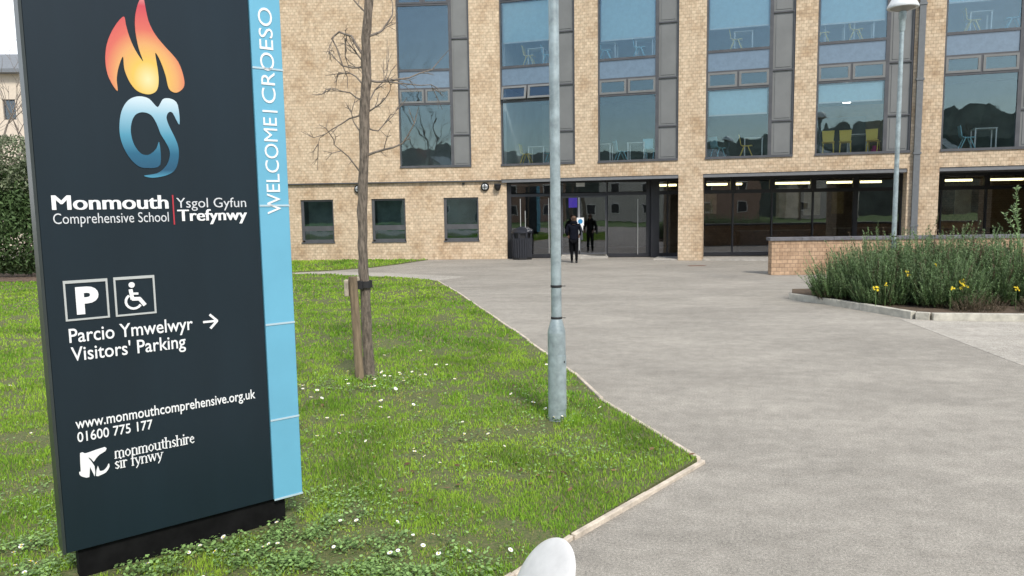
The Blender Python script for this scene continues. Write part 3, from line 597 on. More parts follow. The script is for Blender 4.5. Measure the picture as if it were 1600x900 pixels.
# ------------------------------------------------------------------ lamp posts
lp = empty('lamp_post', (.414, 6.976, 0), 0, label='near galvanised lamp post standing in the lawn, wide base door', cat='lamp post', group='lamp posts')
b = MB(); b.lathe([(.088, -.1), (.086, .0), (.084, .86), (.0835, .88), (.052, 1.0), (.0505, 1.005)], 32); bc_ = b.build('base_compartment', GALV, lp)
b = MB(); n = 8; vs = []
for z in (.14, .66):
    for k in range(n + 1):
        a_ = R(-92) + R(70) * k / n; vs.append((.0935 * math.cos(a_), .0895 * math.sin(a_), z))
    for k in range(n + 1):
        a_ = R(-92) + R(70) * k / n; vs.append((.080 * math.cos(a_), .080 * math.sin(a_), z))
m_ = n + 1; fs = []
for k in range(n): fs += [(k, k + 1, 2 * m_ + k + 1, 2 * m_ + k), (m_ + k + 1, m_ + k, 3 * m_ + k, 3 * m_ + k + 1), (k, m_ + k, m_ + k + 1, k + 1), (2 * m_ + k, 2 * m_ + k + 1, 3 * m_ + k + 1, 3 * m_ + k)]
fs += [(0, 2 * m_, 3 * m_, m_), (n, m_ + n, 3 * m_ + n, 2 * m_ + n)]
b.add(vs, fs); dr = b.build('access_door', GALV, bc_)
MB().lathe([(.006, -.01), (.006, .01)], 8, c=(.066, -.063, .6)).build('lock', BLACK, dr)
MB().tube([(0, 0, 1.0), (0, 0, 3.5), (0, 0, 5.95)], [.049, .047, .042], 28).build('shaft', GALV, lp)
for z in (1.01, 1.31):
    MB().lathe([(.0515, -.012), (.053, -.008), (.053, .008), (.0515, .012)], 20, c=(0, 0, z)).bar((.05, -.01, z), (.085, -.03, z + .003), .006).build('strap', RUBBER, lp)
b = MB(); b.lathe([(.05, 5.55), (.062, 5.6), (.062, 5.78), (.075, 5.8), (.075, 5.95)], 20); b.build('collar', GALV, lp)
MB().lathe([(.08, 5.952), (.12, 5.97), (.22, 6.01), (.28, 6.04)], 28).build('lens', LENS, lp)
MB().lathe([(.30, 6.02), (.305, 6.05), (.29, 6.08), (.23, 6.19), (.15, 6.28), (.06, 6.33), (.0, 6.34)], 32).build('shade', SHADE, lp)
l2 = copy_tree(lp); l2.location = (8.17, 16.0, 0); l2['label'] = 'far lamp post with white conical lantern rising behind the rosemary bed'

# ------------------------------------------------------------------ totem sign
SA = R(39.02)
sg = empty('totem_sign', (-2.4630, 3.9217, .0748), SA, label='tall dark totem sign with flame emblem and blue edge strip', cat='sign')
TOP = 3.62; sg.scale = (.9635,) * 3
MB().box(.004, 1.21, .004, .16, .13, TOP).build('panel', NAVY, sg, bevel=.003)
MB().box(-.012, .0035, .0, .165, .128, TOP + .002).build('edge_trim', EDGEG, sg)
st = MB().box(1.213, 1.41, -.008, .16, .128, TOP).build('blue_strip', CYAN, sg, bevel=.003)
for z in (.13, .672, 1.312, 2.085, 2.95): MB().box(1.212, 1.411, -.0125, -.0085, z - .006, z + .006).build('joint_bar', mat('strip_joint', (.42, .55, .60), .4), st)
MB().box(.065, 1.30, .035, .125, -.2, .129).build('plinth', PLINTH, sg)
_cv = {}
def text_mesh(body, bold):
    cu = bpy.data.curves.new('t', 'FONT'); cu.body = body; cu.size = 1; cu.offset = bold; cu.resolution_u = 4
    ob = bpy.data.objects.new('t', cu); COL.objects.link(ob); dg = bpy.context.evaluated_depsgraph_get(); dg.update()
    me = bpy.data.meshes.new_from_object(ob.evaluated_get(dg)); bpy.data.objects.remove(ob)
    v = np.zeros(len(me.vertices) * 3, np.float32); me.vertices.foreach_get('co', v); v = v.reshape(-1, 3); f = [tuple(p.vertices) for p in me.polygons]
    return v, f
def extrude_flat(name, v2, faces, y, th, m, parent):
    """flat outline (x, z) in the sign's plane given a little thickness"""
    me = bpy.data.meshes.new(name); me.from_pydata([(x, y, z) for x, z in v2], [], faces); bm = bmesh.new(); bm.from_mesh(me)
    bmesh.ops.remove_doubles(bm, verts=bm.verts, dist=1e-5)
    r = bmesh.ops.extrude_face_region(bm, geom=bm.faces[:]); bmesh.ops.translate(bm, verts=[q for q in r['geom'] if isinstance(q, bmesh.types.BMVert)], vec=(0, -th, 0))
    bmesh.ops.recalc_face_normals(bm, faces=bm.faces); bm.to_mesh(me); bm.free(); me.materials.append(m)
    o = bpy.data.objects.new(name, me); COL.objects.link(o); o.parent = parent; return o
CAPH = {}
def lettering(body, x0, x1, zb, cap, m, bold=0., y=.0035, parent=None, up_dir='z', name='lettering', fat=0.):
    if bold not in CAPH: CAPH[bold] = text_mesh('H', bold)[0][:, 1].max()
    v, f = text_mesh(body, bold); x = (v[:, 0] - v[:, 0].min()) / (v[:, 0].max() - v[:, 0].min()) * (x1 - x0); z = v[:, 1] / CAPH[bold] * cap
    if up_dir == 'z': v2 = np.stack([x0 + x, zb + z], 1)
    else: v2 = np.stack([zb - z, x0 + x], 1)
    if fat:                                             # heavier strokes: copies of the flat letters set side by side
        n_ = len(v2); al = []; fl = []
        for k, dx in enumerate((-fat, -fat / 2, 0, fat / 2, fat)):
            al.append(v2 + np.array([dx, 0])); fl += [tuple(i + n_ * k for i in q_) for q_ in f]
        o = bpy.data.objects.new(name, bpy.data.meshes.new(name)); COL.objects.link(o); o.parent = parent or sg; o.data.materials.append(m)
        bm = bmesh.new()
        for k, a_ in enumerate(al):
            vs_ = [[bm.verts.new((x_, yy, z_)) for x_, z_ in a_.tolist()] for yy in (y, y - .003 - .0003 * k)]
            for q_ in f: bm.faces.new([vs_[1][i] for i in q_])
            ed = {}
            for q_ in f:
                for i, j in zip(q_, q_[1:] + q_[:1]): ed[(i, j)] = ed.get((i, j), 0) + 1
            for (i, j) in ed:
                if (j, i) not in ed: bm.faces.new([vs_[0][i], vs_[0][j], vs_[1][j], vs_[1][i]])
        bm.to_mesh(o.data); bm.free(); return o
    return extrude_flat(name, v2.tolist(), f, y, .004, m, parent or sg)
lettering('Monmouth', .072, .664, 2.074, .079, WHITE, 0., fat=.0036)
lettering('Comprehensive School', .07, .664, 1.997, .057, PALEG, -.004)
lettering('Ysgol Gyfun', .713, 1.13, 2.078, .058, PALEG, -.004)
lettering('Trefynwy', .717, 1.13, 1.998, .068, WHITE, .0, fat=.0028)
MB().box(.690, .697, -.002, .0035, 1.978, 2.154).build('dividing_rule', RED, sg)
lettering('Parcio Ymwelwyr', .101, .763, 1.334, .078, WHITE, .006)
lettering("Visitors' Parking", .104, .715, 1.229, .078, WHITE, .006)
lettering('www.monmouthcomprehensive.org.uk', .098, 1.124, .840, .060, WHITE, .006)
lettering('01600 775 177', .102, .498, .762, .056, WHITE, .006)
lettering('WELCOME', 2.03, 2.645, 1.352, .088, WHITE, -.002, y=-.0085, parent=st, up_dir='x'); lettering('CROESO', 2.735, 3.325, 1.352, .088, WHITE, -.002, y=-.0085, parent=st, up_dir='x')
MB().box(1.262, 1.36, -.0125, -.0085, 2.678, 2.69).build('lettering', WHITE, st)
# serif lettering drawn stroke by stroke (x-height 1)
SER = {'m': ([((.1, 0), (.1, 1), .17), ((.1, .85), (.35, 1), .1), ((.35, 1), (.52, .85), .1), ((.52, 0), (.52, .88), .17), ((.52, .85), (.78, 1), .1), ((.78, 1), (.95, .85), .1), ((.95, 0), (.95, .88), .17)], [(.1, 0), (.52, 0), (.95, 0)], 1.15),
 'n': ([((.1, 0), (.1, 1), .17), ((.1, .85), (.38, 1), .1), ((.38, 1), (.58, .85), .1), ((.58, 0), (.58, .88), .17)], [(.1, 0), (.58, 0)], .78),
 'o': ([((.08, .3), (.08, .7), .17), ((.08, .7), (.32, 1), .11), ((.32, 1), (.56, .7), .11), ((.56, .7), (.56, .3), .17), ((.56, .3), (.32, 0), .11), ((.32, 0), (.08, .3), .11)], [], .74),
 'u': ([((.1, .2), (.1, 1), .17), ((.1, .2), (.3, 0), .1), ((.3, 0), (.56, .15), .1), ((.58, 0), (.58, 1), .17)], [(.04, 1), (.54, 1), (.62, 0)], .78),
 't': ([((.2, .15), (.2, 1.35), .17), ((.2, .12), (.42, .05), .1), ((0, 1), (.42, 1), .09)], [], .5),
 'h': ([((.1, 0), (.1, 1.55), .17), ((.1, .85), (.38, 1), .1), ((.38, 1), (.58, .85), .1), ((.58, 0), (.58, .88), .17)], [(.1, 0), (.58, 0), (.06, 1.55)], .78),
 's': ([((.46, .85), (.25, 1), .11), ((.25, 1), (.07, .78), .14), ((.07, .76), (.45, .28), .17), ((.46, .25), (.25, 0), .13), ((.25, 0), (.05, .16), .11)], [], .56),
 'i': ([((.13, 0), (.13, 1), .17), ((.13, 1.32), (.13, 1.5), .18)], [(.13, 0), (.08, 1)], .34),
 'r': ([((.1, 0), (.1, 1), .17), ((.1, .75), (.3, 1), .1), ((.3, 1), (.45, .88), .14)], [(.1, 0), (.06, 1)], .52),
 'e': ([((.08, .3), (.08, .7), .17), ((.08, .7), (.3, 1), .11), ((.3, 1), (.52, .7), .13), ((.52, .6), (.08, .56), .09), ((.08, .3), (.32, 0), .13), ((.32, 0), (.54, .18), .1)], [], .66),
 'f': ([((.18, 0), (.18, 1.3), .17), ((.18, 1.3), (.34, 1.55), .12), ((.34, 1.55), (.5, 1.42), .12), ((0, 1), (.42, 1), .09)], [(.18, 0)], .46),
 'y': ([((.06, 1), (.34, .05), .17), ((.6, 1), (.3, -.1), .1), ((.3, -.1), (.1, -.45), .11)], [(.06, 1), (.6, 1)], .7),
 'w': ([((.06, 1), (.3, .03), .17), ((.3, .03), (.5, .95), .09), ((.5, 1), (.74, .03), .17), ((.74, .03), (.96, 1), .09)], [(.06, 1), (.5, 1), (.98, 1)], 1.06)}
def serif(body, x0, x1, zb, xh):
    adv = 0; q = []
    for c in body:
        if c == ' ': adv += .38; continue
        st_, se, wd = SER[c]
        for (a, b_, t) in st_: q.append(((a[0] + adv, a[1]), (b_[0] + adv, b_[1]), t))
        for p in se: q.append(((p[0] + adv - .13, p[1]), (p[0] + adv + .13, p[1]), .08))
        adv += wd
    k = (x1 - x0) / (adv - .08); b = MB()
    for i, (a, c, t) in enumerate(q):
        A = Vector((x0 + a[0] * k, 0, zb + a[1] * xh)); C_ = Vector((x0 + c[0] * k, 0, zb + c[1] * xh)); d = (C_ - A).normalized(); nn = Vector((d.z, 0, -d.x)) * t * xh * .5; e_ = d * .02 * xh
        y0 = .003 - .00005 * (i % 24); ps = [A - nn - e_, A + nn - e_, C_ + nn + e_, C_ - nn + e_]
        b.add([(p.x, y0, p.z) for p in ps] + [(p.x, y0 - .0042, p.z) for p in ps], [(0, 1, 2, 3), (7, 6, 5, 4), (0, 4, 5, 1), (1, 5, 6, 2), (2, 6, 7, 3), (3, 7, 4, 0)])
    return b.build('lettering', WHITE, sg)
serif('monmouthshire', .284, .731, .626, .042); serif('sir fynwy', .281, .541, .563, .042)
def smooth_poly(pts, it=2):
    for _ in range(it):
        o = []
        for i in range(len(pts)):
            a, b_ = np.array(pts[i]), np.array(pts[(i + 1) % len(pts)]); p, nx = np.array(pts[i - 1]), np.array(pts[(i + 2) % len(pts)])
            o += [tuple(a), tuple((-p + 9 * a + 9 * b_ - nx) / 16)]
        pts = o
    return pts
def poly_obj(name, pts, m, parent=sg, it=2, y=.0035, th=.004):
    pts = smooth_poly(pts, it) if it else pts; n_ = len(pts)
    from mathutils.geometry import tessellate_polygon
    tri = tessellate_polygon([[Vector((x, z, 0)) for x, z in pts]])
    return extrude_flat(name, pts, [tuple(t) for t in tri], y, th, m, parent)
def print_mat(name, stops, cx, cz, sx, sz, mode):
    """printed colour blend of an emblem, fixed to the sign's own coordinates"""
    m = bpy.data.materials.new(name); m.use_nodes = True; t = m.node_tree; b = t.nodes['Principled BSDF']; b.inputs['Roughness'].default_value = .45; N = t.nodes.new; L = t.links.new
    c = N('ShaderNodeTexCoord'); mp = N('ShaderNodeMapping'); mp.vector_type = 'POINT'; mp.inputs['Location'].default_value = (-cx / sx, 0, -cz / sz); mp.inputs['Scale'].default_value = (1 / sx, 0, 1 / sz)
    L(c.outputs['Object'], mp.inputs['Vector']); r = N('ShaderNodeValToRGB')
    if mode == 'radial':
        v = N('ShaderNodeVectorMath'); v.operation = 'LENGTH'; L(mp.outputs[0], v.inputs[0]); L(v.outputs['Value'], r.inputs['Fac'])
    else:
        s = N('ShaderNodeSeparateXYZ'); L(mp.outputs[0], s.inputs[0]); L(s.outputs['Z'], r.inputs['Fac'])
    e = r.color_ramp.elements
    while len(e) < len(stops): e.new(.5)
    for i, (p, cc) in enumerate(stops): e[i].position = p; e[i].color = (*cc, 1)
    L(r.outputs['Color'], b.inputs['Base Color']); return m
FLAME = [(0.492, 3.157), (0.441, 3.093), (0.398, 2.998), (0.383, 2.895), (0.396, 2.806), (0.434, 2.739), (0.434, 2.799), (0.447, 2.868), (0.475, 2.935), (0.477, 2.871), (0.497, 2.804), (0.536, 2.75), (0.596, 2.734), (0.642, 2.759), (0.657, 2.819), (0.655, 2.889), (0.648, 2.975), (0.675, 2.926), (0.698, 2.846), (0.711, 2.776), (0.75, 2.756), (0.793, 2.789), (0.799, 2.844), (0.772, 2.937), (0.708, 3.012), (0.656, 3.076), (0.622, 3.152), (0.609, 3.242), (0.6, 3.284), (0.579, 3.255), (0.555, 3.177), (0.549, 3.085), (0.562, 2.984), (0.580, 2.918), (0.54, 2.981), (0.513, 3.058), (0.501, 3.118)]
fl = poly_obj('flame_emblem', FLAME, print_mat('flame_print', [(0, (.74, .64, .34)), (.20, (.68, .46, .09)), (.40, (.66, .33, .12)), (.56, (.60, .13, .09)), (.82, (.52, .055, .075)), (1, (.66, .38, .34))], .60, 2.82, .40, .50, 'radial'))
CS = [(0.642, 2.664), (0.6, 2.708), (0.545, 2.719), (0.489, 2.694), (0.448, 2.628), (0.431, 2.535), (0.437, 2.454), (0.469, 2.374), (0.515, 2.322), (0.564, 2.311), (0.636, 2.331), (0.638, 2.462), (0.621, 2.426), (0.58, 2.389), (0.536, 2.393), (0.501, 2.445), (0.489, 2.514), (0.498, 2.573), (0.522, 2.615), (0.562, 2.63), (0.605, 2.615), (0.633, 2.563), (0.649, 2.511), (0.68, 2.452), (0.694, 2.398), (0.672, 2.331), (0.618, 2.282), (0.544, 2.267), (0.583, 2.255), (0.651, 2.265), (0.711, 2.296), (0.738, 2.357), (0.744, 2.43), (0.728, 2.49), (0.698, 2.561), (0.687, 2.608), (0.702, 2.639), (0.725, 2.634), (0.757, 2.57), (0.755, 2.684), (0.719, 2.718), (0.673, 2.712)]
poly_obj('initials_emblem', CS, print_mat('initials_print', [(0, (.06, .26, .38)), (.10, (.012, .075, .14)), (.3, (.015, .11, .19)), (.52, (.07, .27, .38)), (.78, (.26, .46, .56)), (1, (.58, .68, .72))], 0, 2.255, 1, .465, 'z'))
CREST = [(0.109, 0.696), (0.134, 0.690), (0.157, 0.692), (0.237, 0.705), (0.238, 0.682), (0.208, 0.668), (0.186, 0.648), (0.174, 0.632), (0.162, 0.652), (0.148, 0.662), (0.176, 0.606), (0.173, 0.545), (0.153, 0.606), (0.146, 0.548), (0.115, 0.556), (0.099, 0.572), (0.098, 0.591), (0.106, 0.593)]
poly_obj('council_emblem', CREST, WHITE, it=1); poly_obj('council_emblem', [(0.18, 0.546), (0.193, 0.602), (0.201, 0.571), (0.221, 0.569), (0.239, 0.584), (0.25, 0.604), (0.252, 0.583), (0.233, 0.556), (0.206, 0.546)], WHITE, it=1)
# parking and wheelchair boxes
def outline_box(x0, x1, z0, z1, t=.010):
    return MB().box(x0, x1, -.002, .0035, z0, z0 + t).box(x0, x1, -.002, .0035, z1 - t * 1.6, z1).box(x0, x0 + t, -.002, .0035, z0 + t, z1 - t * 1.6).box(x1 - t, x1, -.002, .0035, z0 + t, z1 - t * 1.6)
SILV = mat('silver_border', (.50, .52, .50), .35, metal=.2)
outline_box(.091, .312, 1.456, 1.682).build('parking_symbol', SILV, sg); outline_box(.343, .562, 1.456, 1.684).build('wheelchair_symbol', SILV, sg)
lettering('P', .148, .262, 1.497, .146, WHITE, .045, name='parking_letter')
wc = MB()
def disc2(b, cx, cz, r, n=16): b.add([(cx + r * math.cos(2 * math.pi * k / n), y, cz + r * math.sin(2 * math.pi * k / n)) for y in (.003, -.0015) for k in range(n)], [tuple(reversed(range(n))), tuple(range(n, 2 * n))] + [(k, (k + 1) % n, n + (k + 1) % n, n + k) for k in range(n)])
def stroke2(b, pts, t, y=.0032):
    for i, ((x0, z0), (x1, z1)) in enumerate(zip(pts, pts[1:])):
        d = Vector((x1 - x0, z1 - z0)).normalized(); nn = Vector((-d.y, d.x)) * t / 2; e_ = d * t * .15; yy = y - .0001 * i
        ps = [(x0 - e_.x + nn.x, z0 - e_.y + nn.y), (x1 + e_.x + nn.x, z1 + e_.y + nn.y), (x1 + e_.x - nn.x, z1 + e_.y - nn.y), (x0 - e_.x - nn.x, z0 - e_.y - nn.y)]
        b.add([(x, yy, z) for x, z in ps] + [(x, yy - .0045, z) for x, z in ps], [(0, 1, 2, 3), (7, 6, 5, 4), (0, 4, 5, 1), (1, 5, 6, 2), (2, 6, 7, 3), (3, 7, 4, 0)])
disc2(wc, .437, 1.634, .0165); stroke2(wc, [(.430, 1.606), (.436, 1.552), (.474, 1.550), (.500, 1.512)], .021); stroke2(wc, [(.434, 1.583), (.468, 1.581)], .012, .0025)
stroke2(wc, [(.442 + .042 * math.cos(R(a_)), 1.537 + .042 * math.sin(R(a_))) for a_ in range(125, 345, 20)], .013, .0028)
wc.build('wheelchair_figure', WHITE, sg)
ar = MB(); stroke2(ar, [(.827, 1.372), (.905, 1.372)], .013); stroke2(ar, [(.868, 1.414), (.910, 1.372), (.868, 1.330)], .014, .0025); ar.build('arrow_symbol', WHITE, sg)

# ------------------------------------------------------------------ white disc marker at the pavement edge
mk = empty('marker_post', (.10, 3.12, 0), 0, label='white plastic disc tilted on a short post at the lawn edging', cat='marker')
ctr = Vector((.01, 0, .405)); 
view = (Vector((0, 0, CAM_H)) - (Vector((.10, 3.12, 0)) + ctr)).normalized(); rgt = Vector((1, 0, 0)); 
upv = (Vector((0, 0, 1)) - view * view.z).normalized(); rgt = upv.cross(view)
nrm = (view * math.cos(R(57)) + (-rgt * math.cos(R(25)) + upv * math.sin(R(25))) * math.sin(R(57))).normalized()
q = nrm.to_track_quat('Z', 'Y'); rd = .215
b = MB(); b.lathe([(rd - .012, -.012), (rd - .002, -.010), (rd, -.004), (rd - .004, .004), (rd - .012, .008), (rd * .8, .014), (rd * .5, .022), (rd * .2, .026), (.0, .027)], 56)
b.v = [tuple(q @ Vector(p) + ctr) for p in b.v]; dsc = b.build('disc', WPLAST, mk)
MB().tube([(.0, .0, -.2), (.0, .0, .2), tuple(ctr - nrm * .013)], [.03, .03, .026], 14).build('post', WPLAST, mk)

# ------------------------------------------------------------------ the young tree and its stake
rt_ = random.Random(11)
tr = empty('young_tree', (-1.75, 8.95, 0), 0, label='bare young tree with thin drooping twigs tied to a stake', cat='tree')
o_ = Vector((1.75, -8.95, 0))
TR = [(-1.74, 8.95, -.1, .105), (-1.75, 8.95, .05, .088), (-1.76, 8.95, .57, .078), (-1.77, 8.95, 1.11, .075), (-1.78, 8.95, 1.5, .074), (-1.765, 8.95, 2.03, .073), (-1.72, 8.95, 2.63, .071), (-1.70, 8.95, 3.15, .070), (-1.67, 8.95, 3.45, .076), (-1.66, 8.95, 3.62, .070), (-1.65, 8.95, 4.02, .066), (-1.6, 8.95, 4.45, .064), (-1.58, 8.96, 5.2, .055), (-1.62, 8.93, 6.0, .042), (-1.6, 8.95, 6.9, .026), (-1.57, 8.97, 7.7, .008)]
# denser rings with slight knots
pts = []; rad = []
for i in range(len(TR) - 1):
    for k in range(4):
        t = k / 4; p = [TR[i][j] * (1 - t) + TR[i + 1][j] * t for j in range(4)]
        pts.append(Vector((p[0] + rt_.uniform(-.006, .006), p[1] + rt_.uniform(-.006, .006), p[2])) + o_); rad.append(p[3] * .80 * rt_.uniform(.93, 1.08))
MB().tube(pts, rad, 16).build('trunk', BARK, tr)
BR = [[(-1.68, 3.82), (-1.83, 4.06), (-1.97, 4.1), (-2.05, 4.04), (-1.97, 3.85), (-1.9, 3.59), (-1.9, 3.47)], [(-1.89, 4.03), (-1.92, 3.85), (-1.89, 3.66)], [(-1.64, 4.04), (-1.51, 4.09), (-1.44, 4.16), (-1.34, 4.31), (-1.35, 4.45), (-1.4, 4.7)],
 [(-1.68, 3.26), (-1.59, 3.44), (-1.47, 3.56), (-1.46, 3.8), (-1.46, 4.09)], [(-1.75, 3.15), (-1.88, 3.12), (-2.04, 3.04), (-2.15, 2.97), (-2.25, 2.9), (-2.31, 2.8)], [(-1.7, 2.68), (-1.48, 2.74), (-1.25, 2.81), (-1.1, 3.03), (-1.04, 3.21)],
 [(-1.65, 3.55), (-1.42, 3.54), (-1.16, 3.58), (-.91, 3.69), (-.68, 3.94)], [(-1.42, 3.53), (-1.16, 3.5), (-.93, 3.5), (-.91, 3.44)], [(-1.73, 3.33), (-1.85, 3.39), (-1.98, 3.43), (-2.1, 3.38)], [(-1.76, 2.47), (-1.88, 2.67), (-2.01, 2.8), (-2.03, 2.9)],
 [(-1.72, 3.52), (-1.86, 3.65), (-2.01, 3.64), (-2.05, 3.56)], [(-1.7, 3.77), (-1.8, 3.92), (-1.89, 4.03)], [(-1.65, 3.19), (-1.48, 3.26), (-1.37, 3.4), (-1.31, 3.49)], [(-1.76, 2.97), (-1.83, 3.08), (-1.85, 3.26)],
 [(-1.68, 3.7), (-1.95, 3.72), (-2.1, 3.9), (-2.2, 3.93)], [(-1.66, 3.0), (-1.56, 2.98), (-1.4, 3.15), (-1.3, 3.3)], [(-1.63, 4.3), (-1.8, 4.5), (-2.0, 4.75), (-2.05, 5.1)], [(-1.6, 4.6), (-1.4, 4.9), (-1.25, 5.3)], [(-1.6, 5.2), (-1.8, 5.6), (-1.9, 6.1)], [(-1.6, 5.6), (-1.35, 6.0), (-1.25, 6.6)], [(-1.6, 6.2), (-1.75, 6.6), (-1.8, 7.2)]]
for i, br in enumerate(BR):
    b = MB(); sy = rt_.uniform(-.35, .35); n_ = len(br); r0 = .016 if i in (0, 2, 6, 5) else .0105
    P3 = [Vector((x + 1.75, sy * k / (n_ - 1), z)) for k, (x, z) in enumerate(br)]
    fine = []
    for k in range(n_ - 1):
        for t in (0, .5): fine.append(P3[k].lerp(P3[k + 1], t) + Vector((rt_.uniform(-.012, .012), rt_.uniform(-.012, .012), rt_.uniform(-.012, .012))))
    fine[0] = P3[0].copy(); fine.append(P3[-1])
    b.tube(fine, [r0 * (1 - .8 * k / (len(fine) - 1)) for k in range(len(fine))], 7)
    for _ in range(4):
        k = rt_.randrange(1, len(fine) - 1); p = fine[k]; d = (fine[k + 1] - p).normalized() + Vector((rt_.uniform(-1, 1), rt_.uniform(-1, 1), rt_.uniform(-.9, .7))) * .9; L_ = rt_.uniform(.08, .34); d.normalize()
        m2 = p + d * L_ * .5 + Vector((0, 0, rt_.uniform(-.03, .03))); e_ = p + d * L_ + Vector((0, 0, rt_.uniform(-.09, .06)))
        b.tube([p, m2, e_], [.006, .0045, .0025], 5)
        for s_ in (0, 1): 
            d2 = (d + Vector((rt_.uniform(-1, 1), rt_.uniform(-1, 1), rt_.uniform(-1, 1)))).normalized(); b.tube([m2, m2 + d2 * L_ * .45], [.0035, .002], 4)
    b.build('branch', TWIG, tr)
sk = empty('tree_stake', (-1.82, 8.74, 0), 0, label='weathered round timber stake with black rubber strap beside the young tree', cat='tree stake')
MB().tube([(0, 0, -.2), (-.02, 0, .6), (-.045, 0, 1.27)], [.055, .051, .050], 18).build('post', WOOD, sk)
MB().box(-.142, -.092, -.045, .055, 1.04, 1.235).bar((-.115, .03, 1.20), (.0, .12, 1.24), .055, .05).build('spacer_block', mat('pale_timber', (.36, .31, .24), .85, var=.3, vscale=12), sk, bevel=.006)
b = MB(); b.tube([(.05 + .088 * math.cos(a_) , .21 + .088 * math.sin(a_), 1.17 + .02 * math.sin(a_)) for a_ in [2 * math.pi * k / 20 for k in range(21)]], .004, 6, False)
vs = []; fs = []
for k in range(24):
    a_ = 2 * math.pi * k / 24; c_ = (.052 + .084 * math.cos(a_), .21 + .084 * math.sin(a_)); vs += [(*c_, 1.12), (*c_, 1.20), (.052 + .092 * math.cos(a_), .21 + .092 * math.sin(a_), 1.20), (.052 + .092 * math.cos(a_), .21 + .092 * math.sin(a_), 1.12)]
for k in range(24):
    for j in range(4): fs.append((4 * k + j, 4 * k + (j + 1) % 4, 4 * ((k + 1) % 24) + (j + 1) % 4, 4 * ((k + 1) % 24) + j))
b.add(vs, fs); b.box(-.03, .05, .05, .13, 1.115, 1.205); b.build('strap', RUBBER, sk)

# ------------------------------------------------------------------ rosemary bed
KP = [(6.02, 15.95), (6.36, 15.25), (6.72, 14.15), (7.08, 12.98), (7.25, 12.84), (8.66, 12.58), (10.5, 12.35), (15, 11.8)]
tag(edging('bed_kerb', KP, .12, -.2, .13, KERB, ln=1.0, wob=.004), 'pale stone kerb curving round the rosemary bed', 'kerb')
g = MB(); g.prism([(x + .02, y + .05) for x, y in KP] + [(15, 17.2), (6.4, 17.0)], -.1, .10); tag(g.build('bed_soil', SOIL), kind='structure')
def shoots(seed, n, rx, ry, hmin, hmax, lean=.36, needles=34, nl=.05, col=(.085, .15, .075), dead=0.):
    r = np.random.default_rng(seed); V = []; T = []; C = []; off = 0
    for _ in range(n):
        a = r.uniform(0, 6.283); q = math.sqrt(r.random()); x, y = rx * q * math.cos(a), ry * q * math.sin(a)
        h = r.uniform(hmin, hmax) * (1.05 - .5 * q * q) * (1.22 if r.random() < .12 else 1); d = np.array([x / rx * lean * r.uniform(.3, 1.6) + r.normal(0, .17), y / ry * lean * r.uniform(.3, 1.6) + r.normal(0, .17), 1.]); d /= np.linalg.norm(d)
        m = int(needles * (.5 + h)); t = r.uniform(.12, 1, m) ** .8
        p = np.array([x, y, 0]) + d * (t * h)[:, None]; an = r.uniform(0, 6.283, m); el = r.uniform(.25, 1.1, m)
        nd = np.stack([np.cos(an) * np.cos(el), np.sin(an) * np.cos(el), np.sin(el)], 1); ln = nl * r.uniform(.6, 1.25, m) * (1.15 - .6 * t); wv = np.cross(nd, [0, 0, 1.]); wv /= np.linalg.norm(wv, axis=1)[:, None] + 1e-6
        wv = wv * (ln * .17)[:, None]; v = np.stack([p - wv, p + wv, p + nd * ln[:, None]], 1)
        c = np.array(col) * r.uniform(.55, 1.35) * r.uniform(.7, 1.35, m)[:, None]; c = c * (1 - .3 * t[:, None]) + np.array([.26, .30, .19]) * .3 * t[:, None]
        if r.random() < dead: c = np.array([.20, .15, .10]) * r.uniform(.6, 1.3, m)[:, None]
        i = np.arange(m)[:, None] * 3 + off; T.append(i + [0, 1, 2]); V.append(v.reshape(-1, 3)); C.append(np.repeat(c, 3, 0)); off += 3 * m
        # stem
        e = np.array([.006, 0, 0]); f_ = np.array([0, .006, 0]); b0 = np.array([x, y, 0.]); tp = b0 + d * h
        V.append(np.array([b0 - e, b0 + e, tp, b0 - f_, b0 + f_])); T.append(np.array([[0, 1, 2], [3, 4, 2]]) + off); C.append(np.tile([.10, .085, .05], (5, 1))); off += 5
    return np.concatenate(V), np.concatenate(T), np.concatenate(C)
protos = []
for s_ in range(3):
    o = np_obj('rosemary_bush', *[(a) for a in shoots(20 + s_, 330, .78, .70, .55, 1.18)][:2], LEAFM, None) if False else None
    v, t, c = shoots(20 + s_, 640, .82, .74, .45, 1.42, needles=54, nl=.08, col=(.155, .26, .095), dead=.06); protos.append((v, t, c))
RB_ = [(6.75, 15.2, .78, 'rosemary bush at the left end of the bed, darkest and roundest'), (7.35, 14.7, .95, 'rosemary bush second from the left end of the bed'), (7.75, 15.7, 1.05, 'rosemary bush at the back, left of the far lamp post'), (8.35, 14.9, 1.08, 'tall rosemary bush in front of the far lamp post'), (8.0, 13.9, .78, 'lower rosemary bush near the kerb bend with yellow flowers beside it'),
    (9.2, 15.6, 1.05, 'rosemary bush at the back, right of the far lamp post'), (9.15, 14.3, .92, 'rosemary bush in the middle of the bed behind dry stalks'), (10.1, 14.9, 1.05, 'rosemary bush near the right edge of the photo, at the back'), (10.0, 13.8, .8, 'rosemary bush near the right edge of the photo, near the kerb'), (11.2, 14.5, 1.05, 'rosemary bush cut off by the right edge of the photo'), (12.4, 14.3, 1., 'rosemary bush beyond the right edge of the photo'), (6.95, 14.3, .55, 'small low rosemary bush close to the left kerb')]
pm = []
